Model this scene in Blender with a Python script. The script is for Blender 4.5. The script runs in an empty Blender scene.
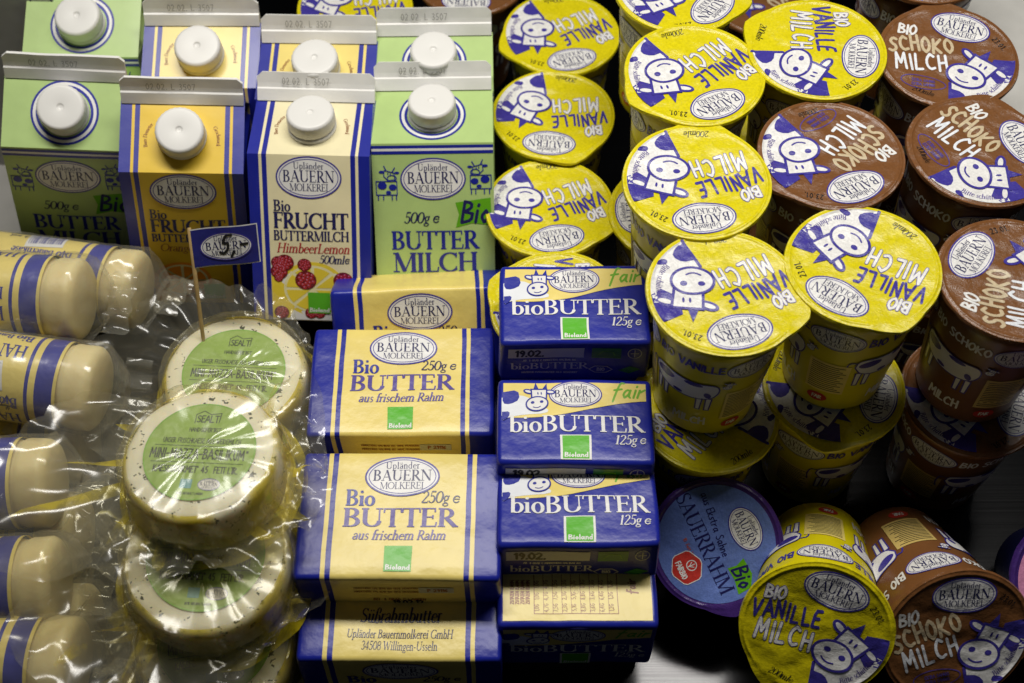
import bpy, bmesh, math, random
from mathutils import Vector, Matrix, noise
from mathutils.geometry import tessellate_polygon

R = math.radians
PI = math.pi
sc = bpy.context.scene
C = sc.collection

# ------------------------------------------------------------------ camera, world, lamps, exposure
F_PX, PITCH, CAM_H = 1350.0, R(56.5), 0.705
cam_d = bpy.data.cameras.new('camera')
cam = bpy.data.objects.new('camera', cam_d)
C.objects.link(cam)
cam_d.sensor_width = 36.0
cam_d.lens = 36.0 * F_PX / 1024.0
cam_d.clip_start, cam_d.clip_end = 0.02, 50
cam.location = (0, 0, CAM_H)
cam.rotation_euler = (PI / 2 - PITCH, 0, 0)
cam_d.dof.use_dof = True
cam_d.dof.focus_distance = 0.70
cam_d.dof.aperture_fstop = 9.0
sc.camera = cam

w = bpy.data.worlds.new('World')
sc.world = w
w.use_nodes = True
bg = w.node_tree.nodes['Background']
bg.inputs[0].default_value = (0.80, 0.88, 1.0, 1)
bg.inputs[1].default_value = 0.022

def area_lamp(name, loc, aim, sx, sy, power, col):
    l = bpy.data.lights.new(name, 'AREA')
    l.shape, l.size, l.size_y, l.energy, l.color = 'RECTANGLE', sx, sy, power, col
    l.spread = R(92)                      # a reflector keeps the light on the goods
    o = bpy.data.objects.new(name, l)
    C.objects.link(o)
    o.location = loc
    o.rotation_euler = (Vector(aim) - Vector(loc)).to_track_quat('-Z', 'Y').to_euler()
    return o
# the cooler's strip lamp runs left to right above the goods
area_lamp('cooler_strip_lamp', (0.03, 0.67, 1.00), (0.02, 0.46, 0.1), 0.9, 0.14, 3.3, (1.0, 0.965, 0.90))

sc.view_settings.view_transform = 'Standard'
sc.view_settings.look = 'None'
sc.view_settings.exposure = 0.0
sc.view_settings.gamma = 1.0
sc.cycles.max_bounces = 10
sc.cycles.transparent_max_bounces = 24
sc.cycles.caustics_reflective = False
sc.cycles.caustics_refractive = False

def at(px, py, z):
    """point of the place at height z that the photograph shows at (px, py): used to read the layout"""
    f = Vector((0, math.cos(PITCH), -math.sin(PITCH)))
    u = Vector((0, math.sin(PITCH), math.cos(PITCH)))
    d = f * F_PX + Vector((1, 0, 0)) * (px - 512) + u * (341.5 - py)
    t = (z - CAM_H) / d.z
    return Vector((0, 0, CAM_H)) + d * t

# ------------------------------------------------------------------ materials
MATS = {}
COL = dict(
    yellow=(0.70, 0.60, 0.006), brown=(0.185, 0.076, 0.025), blue=(0.052, 0.040, 0.30), white=(0.80, 0.79, 0.77),
    cream=(0.82, 0.66, 0.19), pale=(0.84, 0.76, 0.48), amber=(0.80, 0.54, 0.03), bblue=(0.012, 0.020, 0.30),
    lgreen=(0.44, 0.60, 0.22), dgreen=(0.03, 0.20, 0.04), seal=(0.10, 0.46, 0.02), black=(0.012, 0.012, 0.014),
    navy=(0.014, 0.014, 0.10), red=(0.45, 0.02, 0.03), rose=(0.42, 0.09, 0.06), silver=(0.55, 0.54, 0.51),
    purple=(0.055, 0.022, 0.16), slate=(0.13, 0.20, 0.52), pink=(0.62, 0.25, 0.42), cocoa=(0.58, 0.47, 0.30),
    lemon=(0.86, 0.66, 0.05), lemonpale=(0.86, 0.80, 0.45), leaf=(0.12, 0.40, 0.01), dusk=(0.02, 0.035, 0.02),
    fairgreen=(0.17, 0.44, 0.03), labelgreen=(0.27, 0.42, 0.07), stamp=(0.36, 0.35, 0.33), fin=(0.84, 0.83, 0.80), teal=(0.12, 0.32, 0.36), gold=(0.60, 0.44, 0.14), wine=(0.16, 0.006, 0.015), flagblue=(0.018, 0.020, 0.20),
    rust=(0.30, 0.10, 0.03), orange=(0.85, 0.30, 0.01), grape=(0.09, 0.06, 0.30), hexred=(0.55, 0.04, 0.03),
    deepblue=(0.008, 0.010, 0.07), white2=(0.80, 0.82, 0.86))
# substrate: roughness, specular, coat, [(noise scale, bump distance m)], colour variation
SUB = dict(
    lid=(0.27, 0.42, 0.0, [(1500, 0.00022), (38, 0.0050), (120, 0.0009)], 0.10),
    wrap=(0.34, 0.34, 0.06, [(45, 0.0014), (230, 0.00025)], 0.05),
    board=(0.36, 0.5, 0.1, [(25, 0.0010), (900, 0.00003)], 0.05),
    cup=(0.30, 0.5, 0.0, [(60, 0.0006)], 0.06),
    paper=(0.55, 0.4, 0.0, [(120, 0.0006)], 0.08),
    label=(0.40, 0.5, 0.0, [(110, 0.0010)], 0.08))

def mat(col, sub='board', rough=None, metal=0.0):
    key = (col, sub, rough, metal)
    if key in MATS: return MATS[key]
    c = COL[col]
    ro, sp, coat, bumps, var = SUB[sub]
    m = bpy.data.materials.new('%s_%s' % (col, sub)); m.use_nodes = True
    nt = m.node_tree; N = nt.nodes; L = nt.links
    b = N['Principled BSDF']
    b.inputs['Roughness'].default_value = rough if rough is not None else ro
    b.inputs['Specular IOR Level'].default_value = sp
    b.inputs['Coat Weight'].default_value = coat
    b.inputs['Coat Roughness'].default_value = 0.12
    b.inputs['Metallic'].default_value = metal
    tc = N.new('ShaderNodeTexCoord')
    prev = None
    for s, d in bumps:
        n = N.new('ShaderNodeTexNoise'); n.inputs['Scale'].default_value = s; n.inputs['Detail'].default_value = 2.5
        L.new(tc.outputs['Object'], n.inputs['Vector'])
        bp = N.new('ShaderNodeBump'); bp.inputs['Distance'].default_value = d; bp.inputs['Strength'].default_value = 0.8
        L.new(n.outputs['Fac'], bp.inputs['Height'])
        if prev: L.new(prev.outputs[0], bp.inputs['Normal'])
        prev = bp
    L.new(prev.outputs[0], b.inputs['Normal'])
    n = N.new('ShaderNodeTexNoise'); n.inputs['Scale'].default_value = 700 if sub == 'lid' else 60; n.inputs['Detail'].default_value = 4
    L.new(tc.outputs['Object'], n.inputs['Vector'])
    rp = N.new('ShaderNodeMapRange'); rp.inputs[1].default_value = 0.3; rp.inputs[2].default_value = 0.7
    rp.inputs[3].default_value = 1 - var * 1.5; rp.inputs[4].default_value = 1 + var * 0.6
    L.new(n.outputs['Fac'], rp.inputs[0])
    vm = N.new('ShaderNodeVectorMath'); vm.operation = 'SCALE'; vm.inputs[0].default_value = c
    L.new(rp.outputs[0], vm.inputs['Scale'])
    L.new(vm.outputs[0], b.inputs['Base Color'])
    MATS[key] = m
    return m

def steel():
    if 'steel' in MATS: return MATS['steel']
    m = bpy.data.materials.new('brushed_steel'); m.use_nodes = True
    nt = m.node_tree; N = nt.nodes; L = nt.links; b = N['Principled BSDF']
    b.inputs['Base Color'].default_value = (0.035, 0.035, 0.036, 1); b.inputs['Metallic'].default_value = 1
    tc = N.new('ShaderNodeTexCoord'); mp = N.new('ShaderNodeMapping'); mp.inputs['Scale'].default_value = (3, 900, 300)
    n = N.new('ShaderNodeTexNoise'); n.inputs['Scale'].default_value = 1; n.inputs['Detail'].default_value = 3
    L.new(tc.outputs['Object'], mp.inputs[0]); L.new(mp.outputs[0], n.inputs['Vector'])
    rr = N.new('ShaderNodeMapRange'); rr.inputs[3].default_value = 0.15; rr.inputs[4].default_value = 0.26
    L.new(n.outputs['Fac'], rr.inputs[0]); L.new(rr.outputs[0], b.inputs['Roughness'])
    bp = N.new('ShaderNodeBump'); bp.inputs['Distance'].default_value = 0.00008; bp.inputs['Strength'].default_value = 0.4
    L.new(n.outputs['Fac'], bp.inputs['Height']); L.new(bp.outputs[0], b.inputs['Normal'])
    MATS['steel'] = m
    return m

def cap_plastic():
    if 'cap' in MATS: return MATS['cap']
    m = bpy.data.materials.new('white_cap_plastic'); m.use_nodes = True
    b = m.node_tree.nodes['Principled BSDF']
    b.inputs['Base Color'].default_value = (0.76, 0.75, 0.72, 1); b.inputs['Roughness'].default_value = 0.42
    b.inputs['Subsurface Weight'].default_value = 0.15; b.inputs['Subsurface Radius'].default_value = (0.003, 0.003, 0.003)
    MATS['cap'] = m
    return m

def film(name='clear_film', haze=0.05, tint=(0.98, 0.98, 0.97), gloss=0.9, scale=90, dist=0.004):
    """thin clear packing film: sees through, reflects by angle, a little milky"""
    if name in MATS: return MATS[name]
    m = bpy.data.materials.new(name); m.use_nodes = True
    nt = m.node_tree; N = nt.nodes; L = nt.links
    N.remove(N['Principled BSDF'])
    out = N['Material Output']
    tr = N.new('ShaderNodeBsdfTransparent'); tr.inputs[0].default_value = (*tint, 1)
    gl = N.new('ShaderNodeBsdfGlossy'); gl.inputs['Color'].default_value = (gloss, gloss, gloss, 1); gl.inputs['Roughness'].default_value = 0.17
    df = N.new('ShaderNodeBsdfDiffuse'); df.inputs[0].default_value = (0.80, 0.77, 0.62, 1)
    fr = N.new('ShaderNodeFresnel'); fr.inputs['IOR'].default_value = 1.5
    tc = N.new('ShaderNodeTexCoord')
    n1 = N.new('ShaderNodeTexNoise'); n1.noise_type = 'RIDGED_MULTIFRACTAL'; n1.inputs['Scale'].default_value = scale; n1.inputs['Detail'].default_value = 1.5; n1.inputs['Distortion'].default_value = 0.8
    L.new(tc.outputs['Object'], n1.inputs['Vector'])
    bp = N.new('ShaderNodeBump'); bp.inputs['Distance'].default_value = dist; bp.inputs['Strength'].default_value = 1
    L.new(n1.outputs['Fac'], bp.inputs['Height'])
    L.new(bp.outputs[0], gl.inputs['Normal']); L.new(bp.outputs[0], fr.inputs['Normal'])
    mul = N.new('ShaderNodeMath'); mul.operation = 'MINIMUM'; mul.inputs[1].default_value = 0.22
    L.new(fr.outputs[0], mul.inputs[0])
    a = N.new('ShaderNodeMixShader')
    hz = N.new('ShaderNodeMapRange'); hz.inputs[1].default_value = 0.2; hz.inputs[2].default_value = 1.3; hz.inputs[3].default_value = haze * .35; hz.inputs[4].default_value = haze * 2.2
    L.new(n1.outputs['Fac'], hz.inputs[0]); L.new(hz.outputs[0], a.inputs[0])
    L.new(tr.outputs[0], a.inputs[1]); L.new(df.outputs[0], a.inputs[2])
    s = N.new('ShaderNodeMixShader')
    L.new(mul.outputs[0], s.inputs[0]); L.new(a.outputs[0], s.inputs[1]); L.new(gl.outputs[0], s.inputs[2])
    L.new(s.outputs[0], out.inputs[0])
    MATS[name] = m
    return m

def oil_mat():
    if 'oil' in MATS: return MATS['oil']
    m = bpy.data.materials.new('herb_oil'); m.use_nodes = True
    nt = m.node_tree; N = nt.nodes; L = nt.links
    N.remove(N['Principled BSDF']); out = N['Material Output']
    tr = N.new('ShaderNodeBsdfTransparent'); tr.inputs[0].default_value = (0.92, 0.83, 0.20, 1)
    cl = N.new('ShaderNodeBsdfTransparent'); cl.inputs[0].default_value = (1, 1, 1, 1)
    df = N.new('ShaderNodeBsdfDiffuse'); df.inputs[0].default_value = (0.76, 0.62, 0.02, 1)
    gl = N.new('ShaderNodeBsdfGlossy'); gl.inputs['Roughness'].default_value = 0.08
    fr = N.new('ShaderNodeFresnel'); fr.inputs[0].default_value = 1.46
    tc = N.new('ShaderNodeTexCoord')
    n = N.new('ShaderNodeTexNoise'); n.inputs['Scale'].default_value = 55; n.inputs['Detail'].default_value = 4
    L.new(tc.outputs['Object'], n.inputs['Vector'])
    rp = N.new('ShaderNodeValToRGB'); rp.color_ramp.elements[0].position = 0.38; rp.color_ramp.elements[1].position = 0.60
    L.new(n.outputs['Fac'], rp.inputs[0])
    a = N.new('ShaderNodeMixShader'); a.inputs[0].default_value = 0.55
    L.new(tr.outputs[0], a.inputs[1]); L.new(df.outputs[0], a.inputs[2])
    mn = N.new('ShaderNodeMath'); mn.operation = 'MINIMUM'; mn.inputs[1].default_value = 0.12; L.new(fr.outputs[0], mn.inputs[0])
    g = N.new('ShaderNodeMixShader'); L.new(mn.outputs[0], g.inputs[0]); L.new(a.outputs[0], g.inputs[1]); L.new(gl.outputs[0], g.inputs[2])
    k = N.new('ShaderNodeMixShader'); L.new(rp.outputs[0], k.inputs[0]); L.new(cl.outputs[0], k.inputs[1]); L.new(g.outputs[0], k.inputs[2])
    L.new(k.outputs[0], out.inputs[0])
    MATS['oil'] = m
    return m

def cheese_mat(name, col, flecks=False):
    if name in MATS: return MATS[name]
    m = bpy.data.materials.new(name); m.use_nodes = True
    nt = m.node_tree; N = nt.nodes; L = nt.links; b = N['Principled BSDF']
    b.inputs['Roughness'].default_value = 0.5
    b.inputs['Subsurface Weight'].default_value = 0.5; b.inputs['Subsurface Radius'].default_value = (0.012, 0.009, 0.005); b.inputs['Subsurface Scale'].default_value = 1.0
    tc = N.new('ShaderNodeTexCoord')
    n = N.new('ShaderNodeTexNoise'); n.inputs['Scale'].default_value = 45; n.inputs['Detail'].default_value = 4
    L.new(tc.outputs['Object'], n.inputs['Vector'])
    mx = N.new('ShaderNodeMix'); mx.data_type = 'RGBA'
    mx.inputs['A'].default_value = (*col, 1); mx.inputs['B'].default_value = (col[0] * .82, col[1] * .76, col[2] * .6, 1)
    L.new(n.outputs['Fac'], mx.inputs['Factor'])
    last = mx.outputs['Result']
    if flecks:
        v = N.new('ShaderNodeTexVoronoi'); v.inputs['Scale'].default_value = 210
        wn = N.new('ShaderNodeTexNoise'); wn.inputs['Scale'].default_value = 260; L.new(tc.outputs['Object'], wn.inputs['Vector'])
        ws_ = N.new('ShaderNodeVectorMath'); ws_.operation = 'MULTIPLY_ADD'; ws_.inputs[1].default_value = (.012, .012, .012)
        L.new(wn.outputs['Color'], ws_.inputs[0]); L.new(tc.outputs['Object'], ws_.inputs[2]); L.new(ws_.outputs[0], v.inputs['Vector'])
        n2 = N.new('ShaderNodeTexNoise'); n2.inputs['Scale'].default_value = 60
        L.new(tc.outputs['Object'], n2.inputs['Vector'])
        lt = N.new('ShaderNodeMath'); lt.operation = 'LESS_THAN'; lt.inputs[1].default_value = 0.24
        L.new(v.outputs['Distance'], lt.inputs[0])
        gt = N.new('ShaderNodeMath'); gt.operation = 'GREATER_THAN'; gt.inputs[1].default_value = 0.44
        L.new(n2.outputs['Fac'], gt.inputs[0])
        ml = N.new('ShaderNodeMath'); ml.operation = 'MULTIPLY'; L.new(lt.outputs[0], ml.inputs[0]); L.new(gt.outputs[0], ml.inputs[1])
        m2 = N.new('ShaderNodeMix'); m2.data_type = 'RGBA'; m2.inputs['B'].default_value = (0.03, 0.035, 0.01, 1)
        L.new(ml.outputs[0], m2.inputs['Factor']); L.new(last, m2.inputs['A']); last = m2.outputs['Result']
    L.new(last, b.inputs['Base Color'])
    bp = N.new('ShaderNodeBump'); bp.inputs['Distance'].default_value = 0.0015; L.new(n.outputs['Fac'], bp.inputs['Height']); L.new(bp.outputs[0], b.inputs['Normal'])
    MATS[name] = m
    return m

# ------------------------------------------------------------------ object helpers
def link(name, mesh, parent=None):
    o = bpy.data.objects.new(name, mesh); C.objects.link(o)
    if parent: o.parent = parent
    return o
def thing(name, label, cat, M, group=None):
    o = bpy.data.objects.new(name, None); C.objects.link(o)
    o.empty_display_size = 0.02
    o.matrix_world = M
    o['label'] = label; o['category'] = cat
    if group: o['group'] = group
    return o
def T(v): return Matrix.Translation(Vector(v))
def RX(a): return Matrix.Rotation(a, 4, 'X')
def RY(a): return Matrix.Rotation(a, 4, 'Y')
def RZ(a): return Matrix.Rotation(a, 4, 'Z')
def mesh_from(name, verts, faces, mats, midx=None, smooth=True):
    me = bpy.data.meshes.new(name)
    me.from_pydata([tuple(v) for v in verts], [], faces)
    for m in mats: me.materials.append(m)
    if midx: me.polygons.foreach_set('material_index', midx)
    me.polygons.foreach_set('use_smooth', [smooth] * len(me.polygons))
    me.update()
    return me
def nz(x, y, z=0.0): return noise.noise(Vector((x, y, z)))

# ------------------------------------------------------------------ flat print: 2D shapes mapped onto a surface
class Ink:
    def __init__(s):
        s.items = []      # (pts, tris, colour, height)
        s.k = 0
    def h(s, layer):
        s.k += 1
        return layer * 0.00007 + (s.k % 12) * 0.000004
    def poly(s, pts, col, layer=1):
        pts = [Vector((p[0], p[1], 0)) for p in pts]
        s.items.append((pts, [tuple(t) for t in tessellate_polygon([pts])], col, s.h(layer)))
    def rect(s, x0, y0, x1, y1, col, layer=1):
        s.poly([(x0, y0), (x1, y0), (x1, y1), (x0, y1)], col, layer)
    def ell(s, cx, cy, rx, ry, col, layer=1, rot=0, n=36):
        c, d = math.cos(rot), math.sin(rot)
        s.poly([(cx + rx * math.cos(a) * c - ry * math.sin(a) * d, cy + rx * math.cos(a) * d + ry * math.sin(a) * c)
                for a in (2 * PI * i / n for i in range(n))], col, layer)
    def stroke(s, pts, wd, col, layer=1, cap=True, closed=False):
        """polyline with mitred sides; wd a number or one per point"""
        P = [Vector((p[0], p[1])) for p in pts]
        n = len(P)
        W = wd if isinstance(wd, (list, tuple)) else [wd] * n
        l, r = [], []
        for i in range(n):
            a = P[i - 1] if (i > 0 or closed) else P[i]
            b = P[(i + 1) % n] if (i < n - 1 or closed) else P[i]
            t1 = (P[i] - a); t2 = (b - P[i])
            t1 = t1.normalized() if t1.length > 1e-9 else Vector((0, 0))
            t2 = t2.normalized() if t2.length > 1e-9 else Vector((0, 0))
            t = t1 + t2
            t = t.normalized() if t.length > 1e-6 else (t1 if t1.length else t2)
            nn = Vector((-t.y, t.x))
            ref = t1 if t1.length else t2
            den = max(0.55, abs(nn.dot(Vector((-ref.y, ref.x)))))
            o = nn * (W[i] / 2 / den)
            l.append(P[i] + o); r.append(P[i] - o)
        V = [Vector((v.x, v.y, 0)) for v in l + r]
        f = []
        m = n if closed else n - 1
        for i in range(m):
            j = (i + 1) % n
            f += [(i, j, n + j), (i, n + j, n + i)]
        s.items.append((V, f, col, s.h(layer)))
        if cap and not closed:
            for e in (0, -1):
                s.ell(P[e].x, P[e].y, W[e] / 2, W[e] / 2, col, layer, n=8)
    def ring(s, cx, cy, rx, ry, wd, col, layer=1, rot=0, n=40):
        c, d = math.cos(rot), math.sin(rot)
        s.stroke([(cx + rx * math.cos(a) * c - ry * math.sin(a) * d, cy + rx * math.cos(a) * d + ry * math.sin(a) * c)
                  for a in (2 * PI * i / n for i in range(n))], wd, col, layer, closed=True)
    def add(s, other, x, y, sx, rot=0, sy=None):
        sy = sx if sy is None else sy
        c, d = math.cos(rot), math.sin(rot)
        for pts, tris, col, h in other.items:
            s.items.append(([Vector((x + p.x * sx * c - p.y * sy * d, y + p.x * sx * d + p.y * sy * c, 0)) for p in pts], tris, col, h))
    def mesh(s, name, mapf, sub, base=0.00012, maxlen=None, clip=None):
        verts, faces, idx, names = [], [], [], []
        for pts, tris, col, h in s.items:
            if col not in names: names.append(col)
            mi = names.index(col)
            T3 = [(pts[a], pts[b], pts[c]) for a, b, c in tris]
            if maxlen:
                out = []; stack = T3
                while stack:
                    t = stack.pop()
                    e = [(t[0] - t[1]).length, (t[1] - t[2]).length, (t[2] - t[0]).length]
                    k = e.index(max(e))
                    if e[k] > maxlen:
                        a, b, c = t[k], t[(k + 1) % 3], t[(k + 2) % 3]
                        m = (a + b) / 2
                        stack += [(a, m, c), (m, b, c)]
                    else: out.append(t)
                T3 = out
                for t in T3:
                    i0 = len(verts)
                    verts += [mapf(p.x, p.y, base + h) for p in t]
                    faces.append((i0, i0 + 1, i0 + 2)); idx.append(mi)
            else:
                i0 = len(verts)
                verts += [mapf(p.x, p.y, base + h) for p in pts]
                for t in tris:
                    faces.append(tuple(i0 + q for q in t)); idx.append(mi)
        return mesh_from(name, verts, faces, [mat(c, sub) for c in names], idx, smooth=False)

# ---- serif letters, cap height 1: built from stems, hairlines, arcs and serifs
TH, TN = 0.155, 0.055
def _glyph(ch, wt):
    T_, t_ = TH * wt, TN * wt
    out = []
    def Ln(x0, y0, x1, y1, wd): out.append(([(x0, y0), (x1, y1)], wd))
    def Arc(cx, cy, rx, ry, a0, a1, thick=T_, thin=t_, n=14):
        p, wv = [], []
        for i in range(n + 1):
            a = R(a0 + (a1 - a0) * i / n)
            p.append((cx + rx * math.cos(a), cy + ry * math.sin(a)))
            wv.append(thin + (thick - thin) * abs(math.cos(a)) ** 1.4)
        out.append((p, wv))
    def Sf(x, y, l=0.27): out.append(([(x - l / 2, y), (x + l / 2, y)], t_ * 1.05))
    h = t_ / 2
    def stem(x, y0=0, y1=1, s0=True, s1=True, wd=T_):
        Ln(x, y0, x, y1, wd)
        if s0: Sf(x, y0 + h)
        if s1: Sf(x, y1 - h)
    adv = 0.6
    if ch == 'A': Ln(.09, 0, .40, 1, t_); Ln(.38, 1, .70, 0, T_); Ln(.2, .34, .58, .34, t_); Sf(.09, h); Sf(.70, h); adv = .80
    elif ch == 'B':
        stem(.15); Arc(.30, .765, .20, .235 - h, -90, 90); Arc(.30, .27, .25, .27 - h, -90, 90)
        for y in (1 - h, .53, h): Ln(.15, y, .31, y, t_)
        adv = .66
    elif ch == 'C': Arc(.46, .5, .38, .5 - h, 48, 312, n=20); Ln(.72, .72, .73, .98, t_); Ln(.72, .28, .73, .08, t_); adv = .80
    elif ch == 'D':
        stem(.15); Arc(.32, .5, .37, .5 - h, -90, 90, n=18)
        for y in (1 - h, h): Ln(.15, y, .33, y, t_)
        adv = .80
    elif ch in 'EF':
        stem(.15); Ln(.15, 1 - h, .54, 1 - h, t_); Ln(.15, .52, .46, .52, t_); Ln(.53, 1, .54, .78, t_); Ln(.46, .62, .46, .42, t_)
        if ch == 'E': Ln(.15, h, .58, h, t_); Ln(.57, 0, .60, .25, t_)
        adv = .64 if ch == 'E' else .58
    elif ch == 'G': Arc(.46, .5, .38, .5 - h, 48, 330, n=20); stem(.76, .05, .42, s0=False); Ln(.72, .72, .73, .98, t_); adv = .86
    elif ch == 'H': stem(.15); stem(.68); Ln(.15, .52, .68, .52, t_); adv = .84
    elif ch == 'I': stem(.16); adv = .34
    elif ch == 'K': stem(.15); Ln(.18, .42, .58, 1, t_); Ln(.30, .58, .66, 0, T_); Sf(.58, 1 - h); Sf(.68, h); adv = .76
    elif ch == 'L': stem(.15); Ln(.15, h, .54, h, t_); Ln(.53, 0, .57, .26, t_); adv = .60
    elif ch == 'M': stem(.13, wd=t_, s1=False); stem(.86); Ln(.15, 1, .48, .04, T_); Ln(.48, .04, .84, 1, t_); Sf(.1, 1 - h, .18); adv = 1.0
    elif ch == 'N': stem(.14, wd=t_, s1=False); stem(.72, s0=False, wd=t_); Ln(.14, 1, .71, .02, T_); Sf(.10, 1 - h, .2); adv = .86
    elif ch in 'O0': Arc(.44 if ch == 'O' else .30, .5, .38 if ch == 'O' else .25, .5 - h, 0, 360, n=24); adv = .88 if ch == 'O' else .60
    elif ch == 'P' or ch == 'R':
        stem(.15); Arc(.30, .74, .21, .26 - h, -90, 90)
        for y in (1 - h, .48): Ln(.15, y, .31, y, t_)
        if ch == 'R': Ln(.32, .48, .64, .02, T_); Sf(.67, h, .18)
        adv = .70 if ch == 'R' else .6
    elif ch == 'S':
        Arc(.29, .75, .19, .25 - h, 25, 255, T_ * .75); Arc(.30, .26, .21, .26 - h, 80, -155, T_ * .75)
        Ln(.17, .60, .45, .42, T_ * .9); Ln(.48, .8, .49, .99, t_); Ln(.09, .22, .08, .02, t_); adv = .58
    elif ch == 'T': stem(.34, s1=False); Ln(.03, 1 - h, .65, 1 - h, t_); Ln(.04, 1, .02, .76, t_); Ln(.64, 1, .66, .76, t_); adv = .68
    elif ch == 'U': stem(.15, .3, 1, s0=False); Arc(.41, .32, .26, .32 - h, 180, 360); stem(.67, .3, 1, s0=False, wd=t_); adv = .82
    elif ch == 'V': Ln(.09, 1, .40, 0, T_); Ln(.40, 0, .68, 1, t_); Sf(.09, 1 - h); Sf(.68, 1 - h); adv = .78
    elif ch == 'W': Ln(.09, 1, .34, 0, T_); Ln(.34, 0, .56, .95, t_); Ln(.54, .95, .78, 0, T_); Ln(.78, 0, 1.0, 1, t_); Sf(.09, 1 - h); Sf(1.0, 1 - h); adv = 1.1
    elif ch == 'a': Arc(.22, .46, .16, .17, 165, 0, T_ * .6); Ln(.38, .48, .38, .06, T_); Ln(.38, .06, .47, h, t_); Arc(.22, .18, .15, .18 - h, 40, 320, T_ * .9); Ln(.2, .36, .38, .38, t_); adv = .48
    elif ch == 'b': Ln(.13, h, .13, 1.04, T_); Sf(.09, 1.04 - h, .16); Arc(.29, .31, .19, .32 - h, -140, 140); adv = .54
    elif ch == 'c': Arc(.27, .31, .19, .32 - h, 45, 315); adv = .46
    elif ch == 'd': Arc(.25, .31, .19, .32 - h, 40, 320); stem(.41, 0, 1.04, s0=False, s1=False); Sf(.37, 1.04 - h, .16); Sf(.45, h, .15); adv = .55
    elif ch == 'e': Arc(.27, .31, .19, .32 - h, 10, 315); Ln(.1, .36, .46, .37, t_); adv = .49
    elif ch == 'f': stem(.16, 0, .85, s1=False); Arc(.29, .86, .13, .17, 180, 40, T_ * .9); Ln(.03, .6, .34, .6, t_); adv = .33
    elif ch == 'g': Arc(.24, .42, .15, .19, 0, 360, T_ * .8); Arc(.26, -.13, .20, .13, 0, 360, T_ * .6); Ln(.16, .24, .12, .10, t_); Ln(.12, .09, .36, .0, T_ * .7); Ln(.36, .55, .47, .62, T_ * .6); adv = .49
    elif ch == 'h': stem(.13, 0, 1.04, s1=False); Sf(.09, 1.04 - h, .16); Arc(.29, .42, .155, .2, 165, 0, T_); stem(.445, 0, .43, s1=False); adv = .58
    elif ch == 'i': stem(.15, 0, .62, s1=False); Sf(.10, .62 - h, .16); Arc(.15, .86, .03, .035, 0, 360, T_ * .6, T_ * .5, 8); adv = .30
    elif ch == 'l': stem(.15, 0, 1.04, s1=False); Sf(.10, 1.04 - h, .16); adv = .30
    elif ch == 'm':
        stem(.13, 0, .62, s1=False); Sf(.09, .62 - h, .16)
        for q in (.0, .315): Arc(.29 + q, .42, .155, .2, 165, 0, T_); stem(.445 + q, 0, .43, s1=False)
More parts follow.
